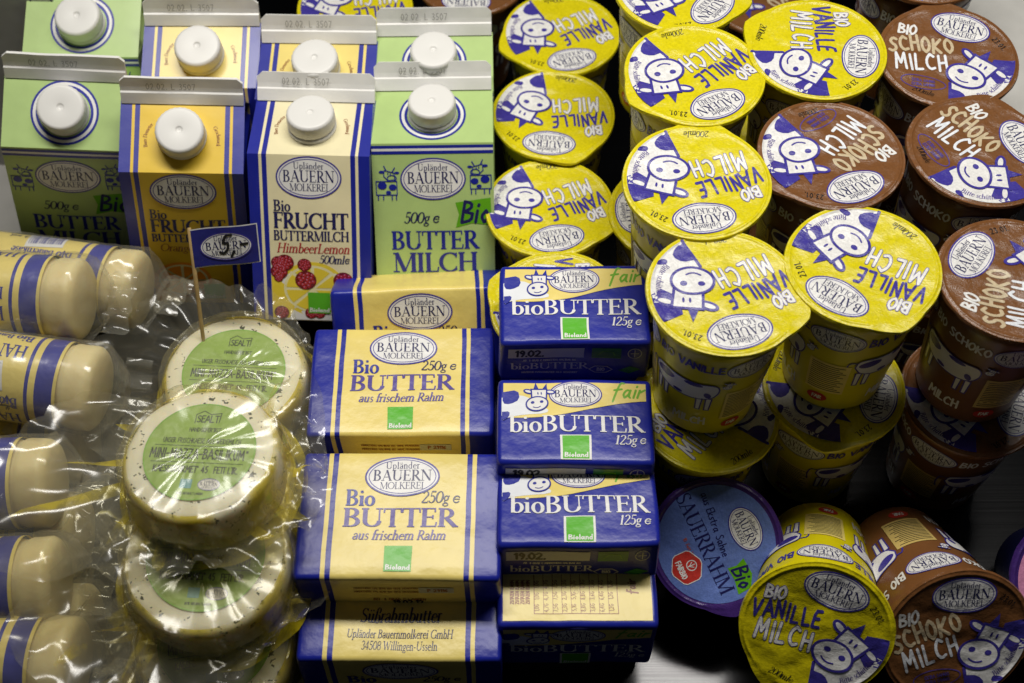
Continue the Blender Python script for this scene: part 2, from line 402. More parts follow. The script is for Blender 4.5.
        adv = .90
    elif ch == 'n': stem(.13, 0, .62, s1=False); Sf(.09, .62 - h, .16); Arc(.29, .42, .155, .2, 165, 0, T_); stem(.445, 0, .43, s1=False); adv = .58
    elif ch == 'o': Arc(.27, .31, .19, .32 - h, 0, 360, n=18); adv = .54
    elif ch == 'p': stem(.13, -.3, .6, s1=False); Sf(.09, .62 - h, .14); Arc(.29, .31, .19, .32 - h, -140, 140); adv = .55
    elif ch == 'r': stem(.13, 0, .62, s1=False); Sf(.09, .62 - h, .16); Arc(.27, .46, .13, .14, 160, 45, T_ * .8); adv = .38
    elif ch == 's': Arc(.20, .46, .11, .15, 30, 250, T_ * .6); Arc(.20, .17, .13, .16, 80, -150, T_ * .6); Ln(.13, .37, .29, .27, T_ * .7); adv = .38
    elif ch == 't': stem(.16, .08, .80, s0=False, s1=False); Ln(.03, .6, .32, .6, t_); Arc(.26, .12, .10, .12, 190, 300, T_ * .8); adv = .35
    elif ch == 'u': Ln(.13, .6, .13, .2, T_); Sf(.09, .62 - h, .14); Arc(.28, .2, .15, .2 - h, 180, 340, T_); stem(.43, 0, .62, s0=False, s1=False); Sf(.39, .62 - h, .14); Sf(.48, h, .14); adv = .57
    elif ch == 'w': Ln(.06, .62, .24, 0, T_); Ln(.24, 0, .38, .58, t_); Ln(.37, .58, .55, 0, T_); Ln(.55, 0, .70, .62, t_); adv = .76
    elif ch == 'k': stem(.13, 0, 1.04, s1=False); Ln(.16, .26, .42, .6, t_); Ln(.24, .36, .48, 0, T_); adv = .52
    elif ch == 'ß': stem(.13, 0, .8, s1=False); Arc(.27, .82, .14, .2, 180, -60, T_ * .8); Arc(.29, .26, .16, .28, 90, -120, T_); adv = .52
    elif ch == '1': stem(.25, s1=False); Ln(.25, 1, .1, .86, t_); adv = .44
    elif ch == '2': Arc(.27, .73, .20, .26, 160, -30, T_ * .9); Ln(.43, .6, .07, h, T_ * .6); Ln(.07, h, .52, h, t_ * 1.8); Ln(.5, 0, .54, .18, t_); adv = .58
    elif ch == '3': Arc(.25, .75, .18, .23, 150, -80, T_ * .9); Arc(.25, .27, .21, .26, 85, -150, T_ * .9); adv = .54
    elif ch == '4': Ln(.38, 0, .38, 1, T_ * .9); Ln(.38, 1, .04, .3, t_); Ln(.04, .28, .54, .28, t_ * 1.3); adv = .58
    elif ch == '5': Ln(.14, 1 - h, .48, 1 - h, t_ * 2); Ln(.14, 1, .12, .55, t_); Arc(.24, .31, .22, .30, 120, -150, T_ * .9); adv = .54
    elif ch == '8': Arc(.28, .75, .18, .23, 0, 360, T_ * .7); Arc(.28, .27, .22, .26, 0, 360, T_ * .8); adv = .56
    elif ch == '9': Arc(.27, .66, .21, .32, 0, 360, T_ * .8); Ln(.47, .6, .2, 0, T_ * .6); adv = .56
    elif ch == '.': Arc(.1, .05, .03, .03, 0, 360, T_ * .6, T_ * .6, 8); adv = .22
    elif ch == '-': Ln(.05, .33, .3, .33, t_ * 1.4); adv = .36
    elif ch == '!': Ln(.12, .3, .12, 1, T_); Arc(.12, .05, .03, .03, 0, 360, T_ * .5, T_ * .5, 8); adv = .28
    elif ch == '$': Arc(.32, .34, .25, .28, 30, 330, T_ * .7, T_ * .6); Ln(.1, .36, .56, .36, t_ * 1.3); adv = .62     # the estimated-sign
    elif ch == ' ': adv = .28
    return out, adv
UML = {'ä': 'a', 'ü': 'u', 'Ä': 'A', 'ö': 'o'}
def serif(text, height, col, layer=1, wt=1.0, shear=0.0, track=0.0, arc=None):
    """Ink with the text centred on x = 0, baseline y = 0"""
    k = Ink(); x = 0; G = []
    for ch in text:
        g, adv = _glyph(UML.get(ch, ch), wt)
        if ch in UML:
            y = 1.18 if ch == 'Ä' else .84
            c0 = adv * .5
            g = g + [([(c0 - .10, y - .05), (c0 - .10, y + .05)], .1), ([(c0 + .10, y - .05), (c0 + .10, y + .05)], .1)]
        G.append((g, x)); x += adv + track
    tot = x - track
    for g, x0 in G:
        for pts, wd in g:
            P = []
            for px, py in pts:
                X = (px + x0 - tot / 2 + shear * py) * height; Y = py * height
                if arc:                               # bend along a circle: + = hump
                    a = X / arc; rr = arc + Y
                    X, Y = rr * math.sin(a), rr * math.cos(a) - arc
                P.append((X, Y))
            wv = [q * height for q in wd] if isinstance(wd, list) else wd * height
            k.stroke(P, wv, col, layer, cap=False)
    k.width = tot * height
    return k
# ---- drawn-by-hand letters: polylines in a 0..1 box
HAND = {
    'A': ['0,0 .3,1 .62,0', '.12,.35 .52,.38'], 'B': ['.05,0 .08,1 .4,.92 .42,.68 .1,.52 .5,.42 .48,.1 .05,0'], 'C': ['.5,.85 .3,1 .08,.72 .05,.3 .25,.02 .52,.12'],
    'D': ['.06,0 .06,1 .38,.85 .5,.5 .36,.14 .06,0'], 'E': ['.45,1 .06,.96 .05,.02 .48,.04', '.06,.52 .38,.54'], 'F': ['.45,1 .06,.97 .05,0', '.06,.52 .38,.54'],
    'G': ['.5,.85 .28,1 .06,.66 .08,.24 .32,0 .52,.18 .5,.46 .32,.46'], 'H': ['.06,0 .07,1', '.5,0 .48,1', '.07,.5 .49,.54'], 'I': ['.08,0 .1,1'],
    'J': ['.3,1 .3,.2 .15,0 .02,.15'], 'K': ['.06,0 .07,1', '.5,1 .1,.46 .52,0'], 'L': ['.07,1 .06,.02 .46,.05'], 'M': ['.04,0 .1,1 .34,.35 .58,1 .66,0'],
    'N': ['.05,0 .07,1 .48,.04 .5,1'], 'O': ['.3,1 .08,.75 .06,.28 .28,0 .52,.26 .52,.74 .3,1'], 'P': ['.06,0 .07,1 .42,.9 .44,.6 .08,.48'],
    'R': ['.05,0 .07,1 .42,.92 .42,.62 .08,.5 .5,0'], 'S': ['.46,.88 .26,1 .08,.8 .2,.56 .42,.42 .46,.16 .24,0 .04,.12'], 'T': ['0,.97 .55,1', '.27,.98 .26,0'],
    'U': ['.06,1 .07,.25 .25,0 .44,.2 .48,1'], 'V': ['.02,1 .27,0 .52,1'], 'W': ['.02,1 .2,0 .36,.7 .54,0 .72,1'], 'X': ['.03,0 .5,1', '.03,1 .5,0'], 'Y': ['.02,1 .26,.5 .5,1', '.26,.5 .25,0'],
    'Z': ['.05,1 .48,.98 .04,.02 .5,.04'], '0': ['.25,1 .06,.72 .06,.26 .25,0 .45,.26 .45,.74 .25,1'], '1': ['.08,.8 .22,1 .22,0'], '2': ['.05,.82 .22,1 .42,.8 .36,.5 .05,.02 .46,.02'],
    '3': ['.06,.92 .3,1 .4,.76 .2,.54 .42,.32 .3,.02 .05,.08'], '4': ['.36,0 .36,1 .03,.3 .5,.3'], '5': ['.42,1 .1,.98 .08,.58 .34,.56 .42,.26 .26,0 .04,.08'], '6': ['.4,.96 .14,.7 .06,.25 .25,0 .42,.22 .3,.48 .08,.34'],
    '7': ['.05,1 .45,1 .18,0'], '8': ['.25,.54 .08,.76 .25,1 .42,.76 .25,.54 .06,.26 .25,0 .45,.26 .25,.54'], '9': ['.42,.7 .25,.5 .08,.72 .24,1 .42,.8 .4,.4 .26,0'],
    '.': ['.08,0 .1,.06'], ',': ['.12,.1 .04,-.16'], '-': ['.05,.45 .38,.47'], '*': ['.1,.8 .26,.95', '.26,.8 .1,.95'], '!': ['.08,.3 .1,1', '.08,0 .09,.06'], '/': ['0,0 .35,1'], ' ': [],
    'n': ['.06,0 .08,.55', '.08,.4 .26,.55 .38,.4 .40,0'], 'd': ['.42,1 .42,0', '.42,.4 .2,.55 .05,.28 .2,0 .42,.1'], 'e': ['.06,.3 .42,.32 .3,.55 .1,.45 .06,.2 .22,0 .42,.08'], 's': ['.36,.5 .18,.55 .1,.4 .32,.22 .24,0 .05,.05'], 't': ['.18,.85 .16,.1 .3,0', '.02,.55 .34,.57'], 'u': ['.06,.55 .08,.12 .24,0 .38,.15 .42,.55 .42,0'], 'h': ['.06,0 .06,1', '.06,.4 .28,.55 .38,.38 .40,0'], 'k': ['.06,0 .06,1', '.36,.55 .08,.25 .4,0'],
    'b': ['.06,1 .06,0', '.06,.4 .3,.5 .42,.25 .28,0 .06,.08'], 'i': ['.08,0 .1,.55', '.12,.78 .13,.84'], 'o': ['.25,.55 .06,.28 .22,0 .44,.25 .25,.55'], 'f': ['.5,1.02 .3,1.05 .2,.6 .1,-.3', '.02,.52 .46,.6'],
    'a': ['.42,.5 .2,.56 .05,.25 .18,0 .38,.2 .44,.54 .42,.1 .52,0'], 'r': ['.06,0 .1,.56 .14,.4 .38,.58'], 'l': ['.08,1 .07,0'], 'm': ['.05,0 .07,.55 .22,.5 .26,0', '.26,.4 .45,.5 .48,0'], 'g': ['.4,.5 .15,.55 .08,.2 .36,.2 .42,.5 .38,-.2 .1,-.28']}
def hand(text, height, wd, col, layer=1, track=0.12, jit=0.0, seed=1, outline=None, owd=0.0, xs=1.0, shear=0.0):
    k = Ink(); x = 0; S = []; rnd = random.Random(seed)
    for ch in text:
        g = HAND.get(ch, HAND.get(ch.upper(), []))
        mx = 0.3; dy = rnd.uniform(-jit, jit); ro = rnd.uniform(-jit, jit); sc_ = 1 + rnd.uniform(-jit, jit)
        for st in g:
            P = [tuple(float(q) for q in p.split(',')) for p in st.split()]
            mx = max(mx if g is not None and ch in ' ' else 0, max(p[0] for p in P))
            S.append([((x + (px + shear * py) * xs + ro * (py - .5)) * height, (dy + py * sc_) * height) for px, py in P])
        x += max(mx, .1) * xs + track
    off = (x - track) * height / 2
    for P in S:
        for Q in _pieces([(px - off, py) for px, py in P]):
            if outline: k.stroke(Q, wd + owd, outline, layer)
    for P in S:
        for Q in _pieces([(px - off, py) for px, py in P]):
            k.stroke(Q, wd, col, layer + (1 if outline else 0))
    k.width = (x - track) * height
    return k
def _pieces(P):
    out, cur = [], [P[0]]
    for i in range(1, len(P)):
        cur.append(P[i])
        if i < len(P) - 1:
            a = Vector(P[i]) - Vector(P[i - 1]); b = Vector(P[i + 1]) - Vector(P[i])
            if a.length and b.length and a.normalized().dot(b.normalized()) < 0.15:
                out.append(cur); cur = [P[i]]
    out.append(cur)
    return [_smooth(q) if len(q) > 2 else q for q in out]
def _smooth(P):
    out = [P[0]]
    for a, b in zip(P[:-1], P[1:]):
        out += [(a[0] * .75 + b[0] * .25, a[1] * .75 + b[1] * .25), (a[0] * .25 + b[0] * .75, a[1] * .25 + b[1] * .75)]
    return out + [P[-1]]

def brand_oval(rx, ry, fill='white', ink='blue', layer=2, text='navy'):
    """white oval with a double blue line and three lines of lettering"""
    k = Ink()
    k.ell(0, 0, rx, ry, 'white', layer - 1)
    k.ring(0, 0, rx * .985, ry * .98, rx * .045, ink, layer)
    k.ring(0, 0, rx * .90, ry * .865, rx * .022, ink, layer)
    t = serif('Upländer', ry * .36, text, layer, .85, track=.05)
    k.add(t, 0, ry * .40, min(1, rx * .92 / t.width))
    t = serif('BAUERN', ry * .56, text, layer, .92, track=.03)
    k.add(t, 0, -ry * .22, rx * 1.58 / t.width, sy=1)
    t = serif('MOLKEREI', ry * .35, text, layer, .8)
    k.add(t, 0, -ry * .64, rx * 1.18 / t.width, sy=1)
    return k

def seal(sz, layer=1):
    k = Ink()
    k.rect(-sz / 2, -sz / 2, sz / 2, sz / 2, 'seal', layer)
    t = hand('Bioland', sz * .19, sz * .03, 'white', layer + 1, xs=.9)
    k.add(t, 0, -sz * .43, sz * .86 / t.width, sy=1)
    return k

def cow_head(sz, layer=2, ink='blue'):
    """a plain cow's head drawn in one line: muzzle lower left, horns upper right"""
    k = Ink()
    lw = .095 * sz
    def P(*a): return [(x * sz, y * sz) for x, y in a]
    k.poly(P((.05, -.62), (-.3, -.05), (-.05, .15), (.15, .55), (.75, .3), (1.05, -.5), (.9, -.9), (.2, -1.0)), ink, layer - 1) if False else None
    # ears
    for ex, ey, ro in ((.08, .92, 2.3), (1.22, .10, -.75)):
        k.ell(ex * sz, ey * sz, .34 * sz, .19 * sz, ink, layer, ro); k.ell(ex * sz, ey * sz, .23 * sz, .09 * sz, 'white', layer + 1, ro)
    # horns
    k.poly(P((.40, .86), (.86, 1.22), (.74, .70)), ink, layer); k.poly(P((.92, .58), (1.42, .78), (1.16, .36)), ink, layer)
    # brow and nose bridge
    f = P((-.12, .26), (.32, .96), (1.16, .40), (.62, -.30))
    k.poly(f, 'white', layer + 1); k.stroke(f, lw, ink, layer + 2, closed=True)
    k.ell(.50 * sz, .46 * sz, .04 * sz, .10 * sz, ink, layer + 3, -.5); k.ell(.68 * sz, .34 * sz, .04 * sz, .10 * sz, ink, layer + 3, -.5)
    # muzzle
    k.ell(.0, -.18 * sz, .70 * sz, .54 * sz, 'white', layer + 3, -.45); k.ring(.0, -.18 * sz, .70 * sz, .54 * sz, lw, ink, layer + 4, -.45)
    k.ell(-.20 * sz, .05 * sz, .12 * sz, .10 * sz, ink, layer + 5, -.4); k.ell(.32 * sz, -.22 * sz, .12 * sz, .10 * sz, ink, layer + 5, -.4)
    k.stroke(_smooth(P((-.36, -.26), (-.26, -.40), (-.10, -.48), (.06, -.48))), lw * .6, ink, layer + 5)
    return k

# ------------------------------------------------------------------ the setting: steel counter floor and dividers
def box_mesh(name, x0, y0, z0, x1, y1, z1, m, bevel=0.0):
    bm = bmesh.new()
    bmesh.ops.create_cube(bm, size=1)
    for v in bm.verts:
        v.co = Vector(((x0 + x1) / 2 + v.co.x * (x1 - x0), (y0 + y1) / 2 + v.co.y * (y1 - y0), (z0 + z1) / 2 + v.co.z * (z1 - z0)))
    if bevel: bmesh.ops.bevel(bm, geom=bm.edges[:], offset=bevel, segments=2, affect='EDGES')
    me = bpy.data.meshes.new(name); bm.to_mesh(me); bm.free()
    me.materials.append(m)
    return me
fl = link('counter_floor', box_mesh('counter_floor', -0.75, -0.10, -0.02, 0.80, 1.30, 0.0, steel())); fl['kind'] = 'structure'
fl['label'] = 'brushed steel floor of the cooled counter under all goods'
ln = link('floor_reflection_sheet', box_mesh('floor_reflection_sheet', -0.455, 0.50, 0.0006, -0.285, 1.19, 0.004, mat('stamp', 'board'), 0.001)); ln['kind'] = 'structure'  # added grey sheet, its colour stands in for a reflection in the floor
ws = link('counter_wall_left', box_mesh('counter_wall_left', -0.47, 0.05, 0.0005, -0.46, 1.29, 0.17, steel(), 0.002)); ws['kind'] = 'structure'
wb = link('counter_wall_back', box_mesh('counter_wall_back', -0.459, 1.20, 0.0005, 0.79, 1.21, 0.25, steel(), 0.002)); wb['kind'] = 'structure'

# ------------------------------------------------------------------ cups
CUP_H, LID_R = 0.090, 0.0375
RB, RT = 0.0265, 0.0330
def lid_height(seed, amp):
    def f(x, y):
        r = math.hypot(x, y) / LID_R
        rim = 0.0006 * math.exp(-((r - .945) / .018) ** 2)
        q = max(0.0, 1 - r * r)
        return rim + amp * (0.9 * nz(x * 42 + seed * 7.3, y * 42, seed) + 0.5 * nz(x * 95, y * 95 + seed * 3, seed + 4)) * (0.25 + 0.75 * q) - 0.0010 * q
    return f
def lid_outline(phi, seed):
    tab = 2.3 + seed * 1.9
    d = abs((phi - tab + PI) % (2 * PI) - PI)
    return LID_R * (1 + 0.004 * math.sin(5 * phi + seed)) + 0.0046 * max(0.0, 1 - d / 0.42)
def make_lid(col, seed, amp, rs=1.0):
    hf = lid_height(seed, amp)
    rad = [.055 * i for i in range(1, 17)] + [.905, .925, .938, .948, .958, .972, .986, 1.0]
    nr, na = len(rad), 72
    V = [(0, 0, CUP_H + hf(0, 0))]; F = []
    for i in range(1, nr + 1):
        for j in range(na):
            a = 2 * PI * j / na
            r = lid_outline(a, seed) * rad[i - 1]
            V.append((r * math.cos(a), r * math.sin(a), CUP_H + hf(r * math.cos(a), r * math.sin(a))))
    for j in range(na):                       # crimped edge turned down, own vertices so it stays crisp
        V.append(V[1 + (nr - 1) * na + j])
    for j in range(na):
        a = 2 * PI * j / na
        r = lid_outline(a, seed) + 0.0004
        V.append((r * math.cos(a), r * math.sin(a), CUP_H - 0.0014 - 0.0004 * math.sin(19 * a + seed) - 0.0006 * nz(a * 3, seed)))
    for j in range(na): F.append((0, 1 + j, 1 + (j + 1) % na))
    for i in list(range(nr - 1)) + [nr]:
        for j in range(na):
            p = 1 + i * na + j; q = 1 + i * na + (j + 1) % na
            F.append((p, p + na, q + na, q))
    me = mesh_from('lid', [(x * rs, y * rs, z) for x, y, z in V], F, [mat(col, 'lid')])
    return me, hf
def lid_map(hf, rs=1.0):
    return lambda u, v, h: (u * rs, v * rs, CUP_H + hf(u, v) + h)
def clip_disc(pts, r=1.0):
    out = []
    for x, y in pts:
        q = math.hypot(x, y)
        out.append((x * r / q, y * r / q) if q > r else (x, y))
    return out
def rim_arc(a0, a1, r, n=14): return [(r * math.cos(R(a0 + (a1 - a0) * i / n)), r * math.sin(R(a0 + (a1 - a0) * i / n))) for i in range(n + 1)]

def scaled(k, s):
    o = Ink(); o.add(k, 0, 0, s); return o
def milk_lid_art(kind):
    """cow, oval and lettering of a milk cup lid, disc radius 1, reading upright"""
    van = kind == 'vanilla'
    cow = Ink()
    body = [(.00, -.62), (.10, -.58)] + rim_arc(-2, -89, .955, 18) + [(.02, -.90)]
    body = [(.05, -.50)] + [(.45, -.35), (.80, -.05)] + rim_arc(-3, -87, .955, 18)
    cow.poly(body, 'white', 1)
    cow.stroke([(.05, -.50)] + [(.05, -.96)], .045, 'blue', 2)
    cow.poly([(.66, .05)] + rim_arc(3, -24, .955, 6) + [(.70, -.42), (.56, -.20)], 'blue', 2)          # blue neck patch
    cow.poly(_smooth([(.05, -.62), (.22, -.66), (.30, -.80), (.20, -.90), (.05, -.94)]), 'blue', 2)
    cow.poly(_smooth([(.52, -.76), (.42, -.72), (.38, -.80), (.48, -.83), (.56, -.78), (.52, -.76)]), 'blue', 2)
    t = serif('Bitte schütteln!', .10, 'grape', 3, .8, shear=.2, arc=-.80)
    cow.add(t, .885 * math.cos(R(-40)), .885 * math.sin(R(-40)), .9, R(50))
    cow.add(cow_head(.40, 3), .27, -.27, 1)
    oval = Ink(); oval.add(brand_oval(.435, .27), .17, .62, 1, R(-12))
    txt = Ink()
    w_ = 'white' if van else 'cocoa'
    out = 'blue' if van else None
    txt.add(hand('BIO', .19, .035, 'white', 1, jit=.06, seed=4, outline='grape' if van else None, owd=.018), -.61, .36, 1, R(-6))
    if van:
        t = hand('VANILLE', .26, .046, 'blue', 1, track=.23, jit=.07, seed=8); txt.add(t, -.43, .05, .88 / t.width, R(-3), sy=1)
        t = hand('MILCH', .29, .044, 'white', 1, track=.24, jit=.06, seed=12, outline='blue', owd=.020); txt.add(t, -.42, -.30, .74 / t.width, R(-6), sy=1)
        t = serif('200ml$', .10, 'black', 1, .8, shear=.2); txt.add(t, -.36, -.82, 1, R(-20))
    else:
        t = hand('SCHOKO', .28, .052, 'cocoa', 1, track=.18, jit=.09, seed=8); txt.add(t, -.38, .05, .92 / t.width, R(8), sy=1)
        t = hand('MILCH', .30, .048, 'white2', 1, track=.22, jit=.06, seed=12); txt.add(t, -.36, -.30, .74 / t.width, R(8), sy=1)
        bub = Ink()
        bub.ring(-.33, -.56, .32, .13, .014, 'grape', 1, R(-4)); txt.add(bub, 0, 0, 1)
        for y_ in (-.52, -.60): txt.add(hand('EXTRA SAHNIG', .06, .010, 'grape', 1), -.33, y_ - .03, .85)
        t = serif('200ml$', .09, 'black', 1, .8, shear=.2); txt.add(t, -.34, -.78, 1, R(-16))
    t = hand('23.01.', .12, .016, 'black', 1, track=.22); txt.add(t, .70, .36, .72, R(-52))
    return cow, oval, txt

ART = {k: milk_lid_art(k) for k in ('vanilla', 'choco')}
LIDS = {}
def lid_set(kind, variant):
    key = (kind, variant)
    if key in LIDS: return LIDS[key]
    amp = (0.0008, 0.0012, 0.0015, 0.0010)[variant % 4]
    me, hf = make_lid('yellow' if kind == 'vanilla' else 'brown', variant, amp)
    mf = lid_map(hf)
    out = [me]
    for nm, art in zip(('cow_drawing', 'brand_oval', 'lettering'), ART[kind]):
        out.append(scaled(art, LID_R * .985).mesh(nm, mf, 'lid', maxlen=0.004 if nm != 'lettering' else 0.006))
    LIDS[key] = out
    return out
def cup_r(z): return RB + (RT - RB) * min(1, max(0, (z - .004) / .08))
def lathe(prof, n=56, mats=None, midx=None):
    V, F, I = [], [], []
    for r, z in prof:
        for j in range(n):
            a = 2 * PI * j / n
            V.append((r * math.cos(a), r * math.sin(a), z))
    for i in range(len(prof) - 1):
        for j in range(n):
            F.append((i * n + j, i * n + (j + 1) % n, (i + 1) * n + (j + 1) % n, (i + 1) * n + j))
            I.append(midx[i] if midx else 0)
    c = len(V); V.append((0, 0, prof[0][1]))
    for j in range(n): F.append((c, (j + 1) % n, j)); I.append(midx[0] if midx else 0)
    return V, F, I
BODY = {}
def cup_body(kind):
    if kind in BODY: return BODY[kind]
    col = {'vanilla': 'yellow', 'choco': 'brown', 'cream': 'deepblue', 'rosy': 'purple'}[kind]
    prof = [(RB - .004, .0015), (RB - .0012, .0), (RB, .002), (RB, .004)]
    prof += [(cup_r(z), z) for z in [.004 + i * .008 for i in range(1, 11)]]
    prof += [(RT - .0004, .0845), (RT + .0022, .0858), (RT + .0028, .0872), (RT + .0022, .0884), (RT - .003, .0886)]
    V, F, I = lathe(prof)
    me = mesh_from('cup_body', V, F, [mat(col, 'cup')])
    mf = lambda u, v, h: ((cup_r(v) + h + .0001) * math.sin(u / .031), -(cup_r(v) + h + .0001) * math.cos(u / .031), v)
    k = Ink()
    if kind in ('vanilla', 'choco'):
        for a in (0, 2.1, 4.2):
            u0 = a * .031
            # running cow band: white body with blue patches
            lw_ = .0008
            for lx in (-.017, -.012, .008, .013):
                lg = [(u0 + lx - .0014, .040), (u0 + lx + .0018, .040), (u0 + lx + .0012, .028), (u0 + lx - .0012, .028)]
                k.poly(lg, 'white', 1); k.stroke(lg, lw_, 'blue', 2, closed=True)
            body = _smooth(_smooth([(u0 + x, y) for x, y in ((-.020, .046), (-.019, .053), (-.008, .0535), (.006, .053), (.016, .0545), (.018, .048), (.014, .0395), (-.002, .0375), (-.016, .039), (-.020, .046))]))
            k.poly(body[:-1], 'white', 3); k.stroke(body[:-1], lw_, 'blue', 4, closed=True)
            k.ell(u0 - .0125, .0485, .0060, .0030, 'blue', 4, .2); k.ell(u0 + .004, .0515, .0050, .0015, 'blue', 4, .05); k.ell(u0 + .012, .0435, .0018, .0026, 'blue', 4, .4); k.ell(u0 - .004, .0400, .0028, .0013, 'blue', 4)
            k.add(cow_head(.0032, 5), u0 + .0205, .0535, 1, R(20))
            k.stroke(_smooth([(u0 - .020, .050), (u0 - .0235, .050), (u0 - .0245, .043), (u0 - .0235, .037)]), .0009, 'blue', 1)
        for a in (1.05, 3.15, 5.25):
            u0 = a * .031
            k.rect(u0 - .011, .018, u0 + .011, .046, 'gold' if kind == 'choco' else 'cream', 1)
            for i in range(14): k.rect(u0 - .0095, .020 + i * .0018, u0 + .0095 - (i * 7 % 5) * .001, .0206 + i * .0018, 'black', 2)
            k.add(brand_oval(.014, .0085), u0, .068, 1)
        for a in (0, 2.1, 4.2):
            u0 = a * .031
            t = hand('BIO VANILLE' if kind == 'vanilla' else 'BIO SCHOKO', .008, .0014, 'white' if kind == 'choco' else 'blue', 1, jit=.05); k.add(t, u0, .066, .034 / t.width)
            t = hand('MILCH', .007, .0013, 'white', 1, jit=.05); k.add(t, u0 + .004, .012, 1)
            k.add(hand('FAIR', .003, .0006, 'white', 2), u0 + .030, .010, 1); k.ell(u0 + .030, .0115, .006, .004, 'hexred', 1)
    dec = k.mesh('body_print', mf, 'cup', maxlen=.004) if k.items else None
    BODY[kind] = (me, dec)
    return BODY[kind]

GROUPS = {'vanilla': 'yellow vanilla milk cups', 'choco': 'brown chocolate milk cups'}
cup_count = [0]
def milk_cup(kind, M, label, variant=None):
    v = cup_count[0] % 4 if variant is None else variant
    cup_count[0] += 1
    t = thing('milk_cup', label, 'cup', M, GROUPS[kind])
    me, dec = cup_body(kind)
    b = link('cup_body', me, t)
    if dec: link('body_print', dec, b)
    L_ = lid_set(kind, v)
    l = link('lid', L_[0], t)
    for m, n in zip(L_[1:], ('cow_drawing', 'brand_oval', 'lettering')): link(n, m, l)
    return t
def stand(px, py, level, rot, tilt=(0, 0)):
    """a standing cup whose lid centre shows at (px, py); level 1 on the floor, 2 on another cup"""
    p = at(px, py, CUP_H * level)
    return T((p.x, p.y, CUP_H * (level - 1) + 0.0012 * (level - 1))) @ RX(R(tilt[0])) @ RY(R(tilt[1])) @ RZ(R(rot))

V_, S_ = 'vanilla', 'choco'
cups = [
    # kind, px, py, level, rot, label
    (V_, 724, 295, 2, -152, 'yellow vanilla cup with glossy creased lid, frontmost of the top layer, right of the butter'),
    (V_, 697, 183, 2, -160, 'yellow vanilla cup directly behind the frontmost one in the middle column'),
    (V_, 691, 78, 2, -138, 'yellow vanilla cup in the middle column, third from the front'),
    (V_, 676, -14, 2, -117, 'yellow vanilla cup at the top edge of the photo behind the middle column'),
    (V_, 867, 272, 2, 156, 'yellow vanilla cup on top of a stack, wedged between yellow and brown cups'),
    (V_, 816, 52, 2, -89, 'yellow vanilla cup with lettering running downwards, next to the brown lids at top right'),
    (S_, 831, 157, 2, -141, 'brown chocolate cup among yellow lids, its cow upside down'),
    (S_, 950, 56, 2, -11, 'brown chocolate cup with upright lettering at the top right'),
    (S_, 975, 157, 2, -60, 'brown chocolate cup with sideways lettering, second from the top at right'),
    (S_, 1017, 284, 2, 66, 'brown chocolate cup cut by the right edge, on top of another brown cup'),
    (V_, 561, 36, 1, -149, 'yellow vanilla cup beside the green carton, rearmost of the left column'),
    (V_, 553, 118, 1, -172, 'yellow vanilla cup beside the green carton, middle of the left column'),
    (V_, 552, 209, 1, -155, 'yellow vanilla cup behind the small butter, its cow upside down at left'),
    (V_, 561, 306, 1, -85, 'yellow vanilla cup half hidden behind the rearmost small butter'),
    (V_, 836, 386, 1, -95, 'yellow vanilla cup in the lower layer under the wedged yellow one'),
    (V_, 705, 414, 1, 53, 'yellow vanilla cup in the lower layer beside the small butters'),
    (S_, 974, 392, 1, -100, 'brown chocolate cup in the dark lower layer at the right edge'),
    (V_, 672, 214, 1, 105, 'yellow vanilla cup in the lower layer, showing left of the middle column'),
    (V_, 690, 308, 1, -150, 'vanilla cup in the lower layer, its white cow patch showing behind the small butter'),
    (S_, 802, 262, 1, -40, 'brown chocolate cup in the dark lower layer between the yellow stacks'),
    (S_, 932, 264, 1, 10, 'brown chocolate cup in the dark lower layer right of the wedged yellow cup'),
    (V_, 790, 148, 1, 30, 'yellow vanilla cup in the lower layer behind the upside-down brown lid'),
    (S_, 914, 150, 1, -20, 'brown chocolate cup in the lower layer under the brown lids'),
    (S_, 925, -34, 2, -15, 'brown chocolate cup cut off by the top edge at right'),
    (S_, 765, -6, 1, -140, 'brown chocolate cup low at the top edge between yellow lids'),
    (V_, 352, 6, 1, -165, 'yellow vanilla cup behind the yellow cartons at the top edge'),
    (S_, 468, -24, 1, -170, 'brown chocolate cup behind the green carton at the top edge'),
]
for i, (k, px, py, lv, rot, lab) in enumerate(cups):
    jr = random.Random(i * 7 + 3)
    M = T((0, 0, .0011 * (i % 3))) @ stand(px, py, lv, rot, (jr.uniform(-1.6, 1.6), jr.uniform(-1.6, 1.6)))
    milk_cup(k, M, lab)
# two cups lying on their sides at the front
p = at(816, 630, 0.074)
Mv = T(p) @ RZ(R(-15)) @ RX(R(54)) @ RZ(R(4)) @ RZ(R(0)) @ T((0, 0, -CUP_H)); milk_cup(V_, Mv, 'yellow vanilla cup lying on its side, lid to the front', 1)
p = at(957, 638, 0.074)
Ms = T(p) @ RZ(R(6)) @ RX(R(54)) @ RZ(R(9)) @ T((0, 0, -CUP_H)); milk_cup(S_, Ms, 'brown chocolate cup lying on its side, lid to the front', 2)
rail = link('counter_front_step', box_mesh('counter_front_step', 0.10, 0.10, 0.0005, 0.5, 0.185, 0.030, steel(), 0.003)); rail['kind'] = 'structure'

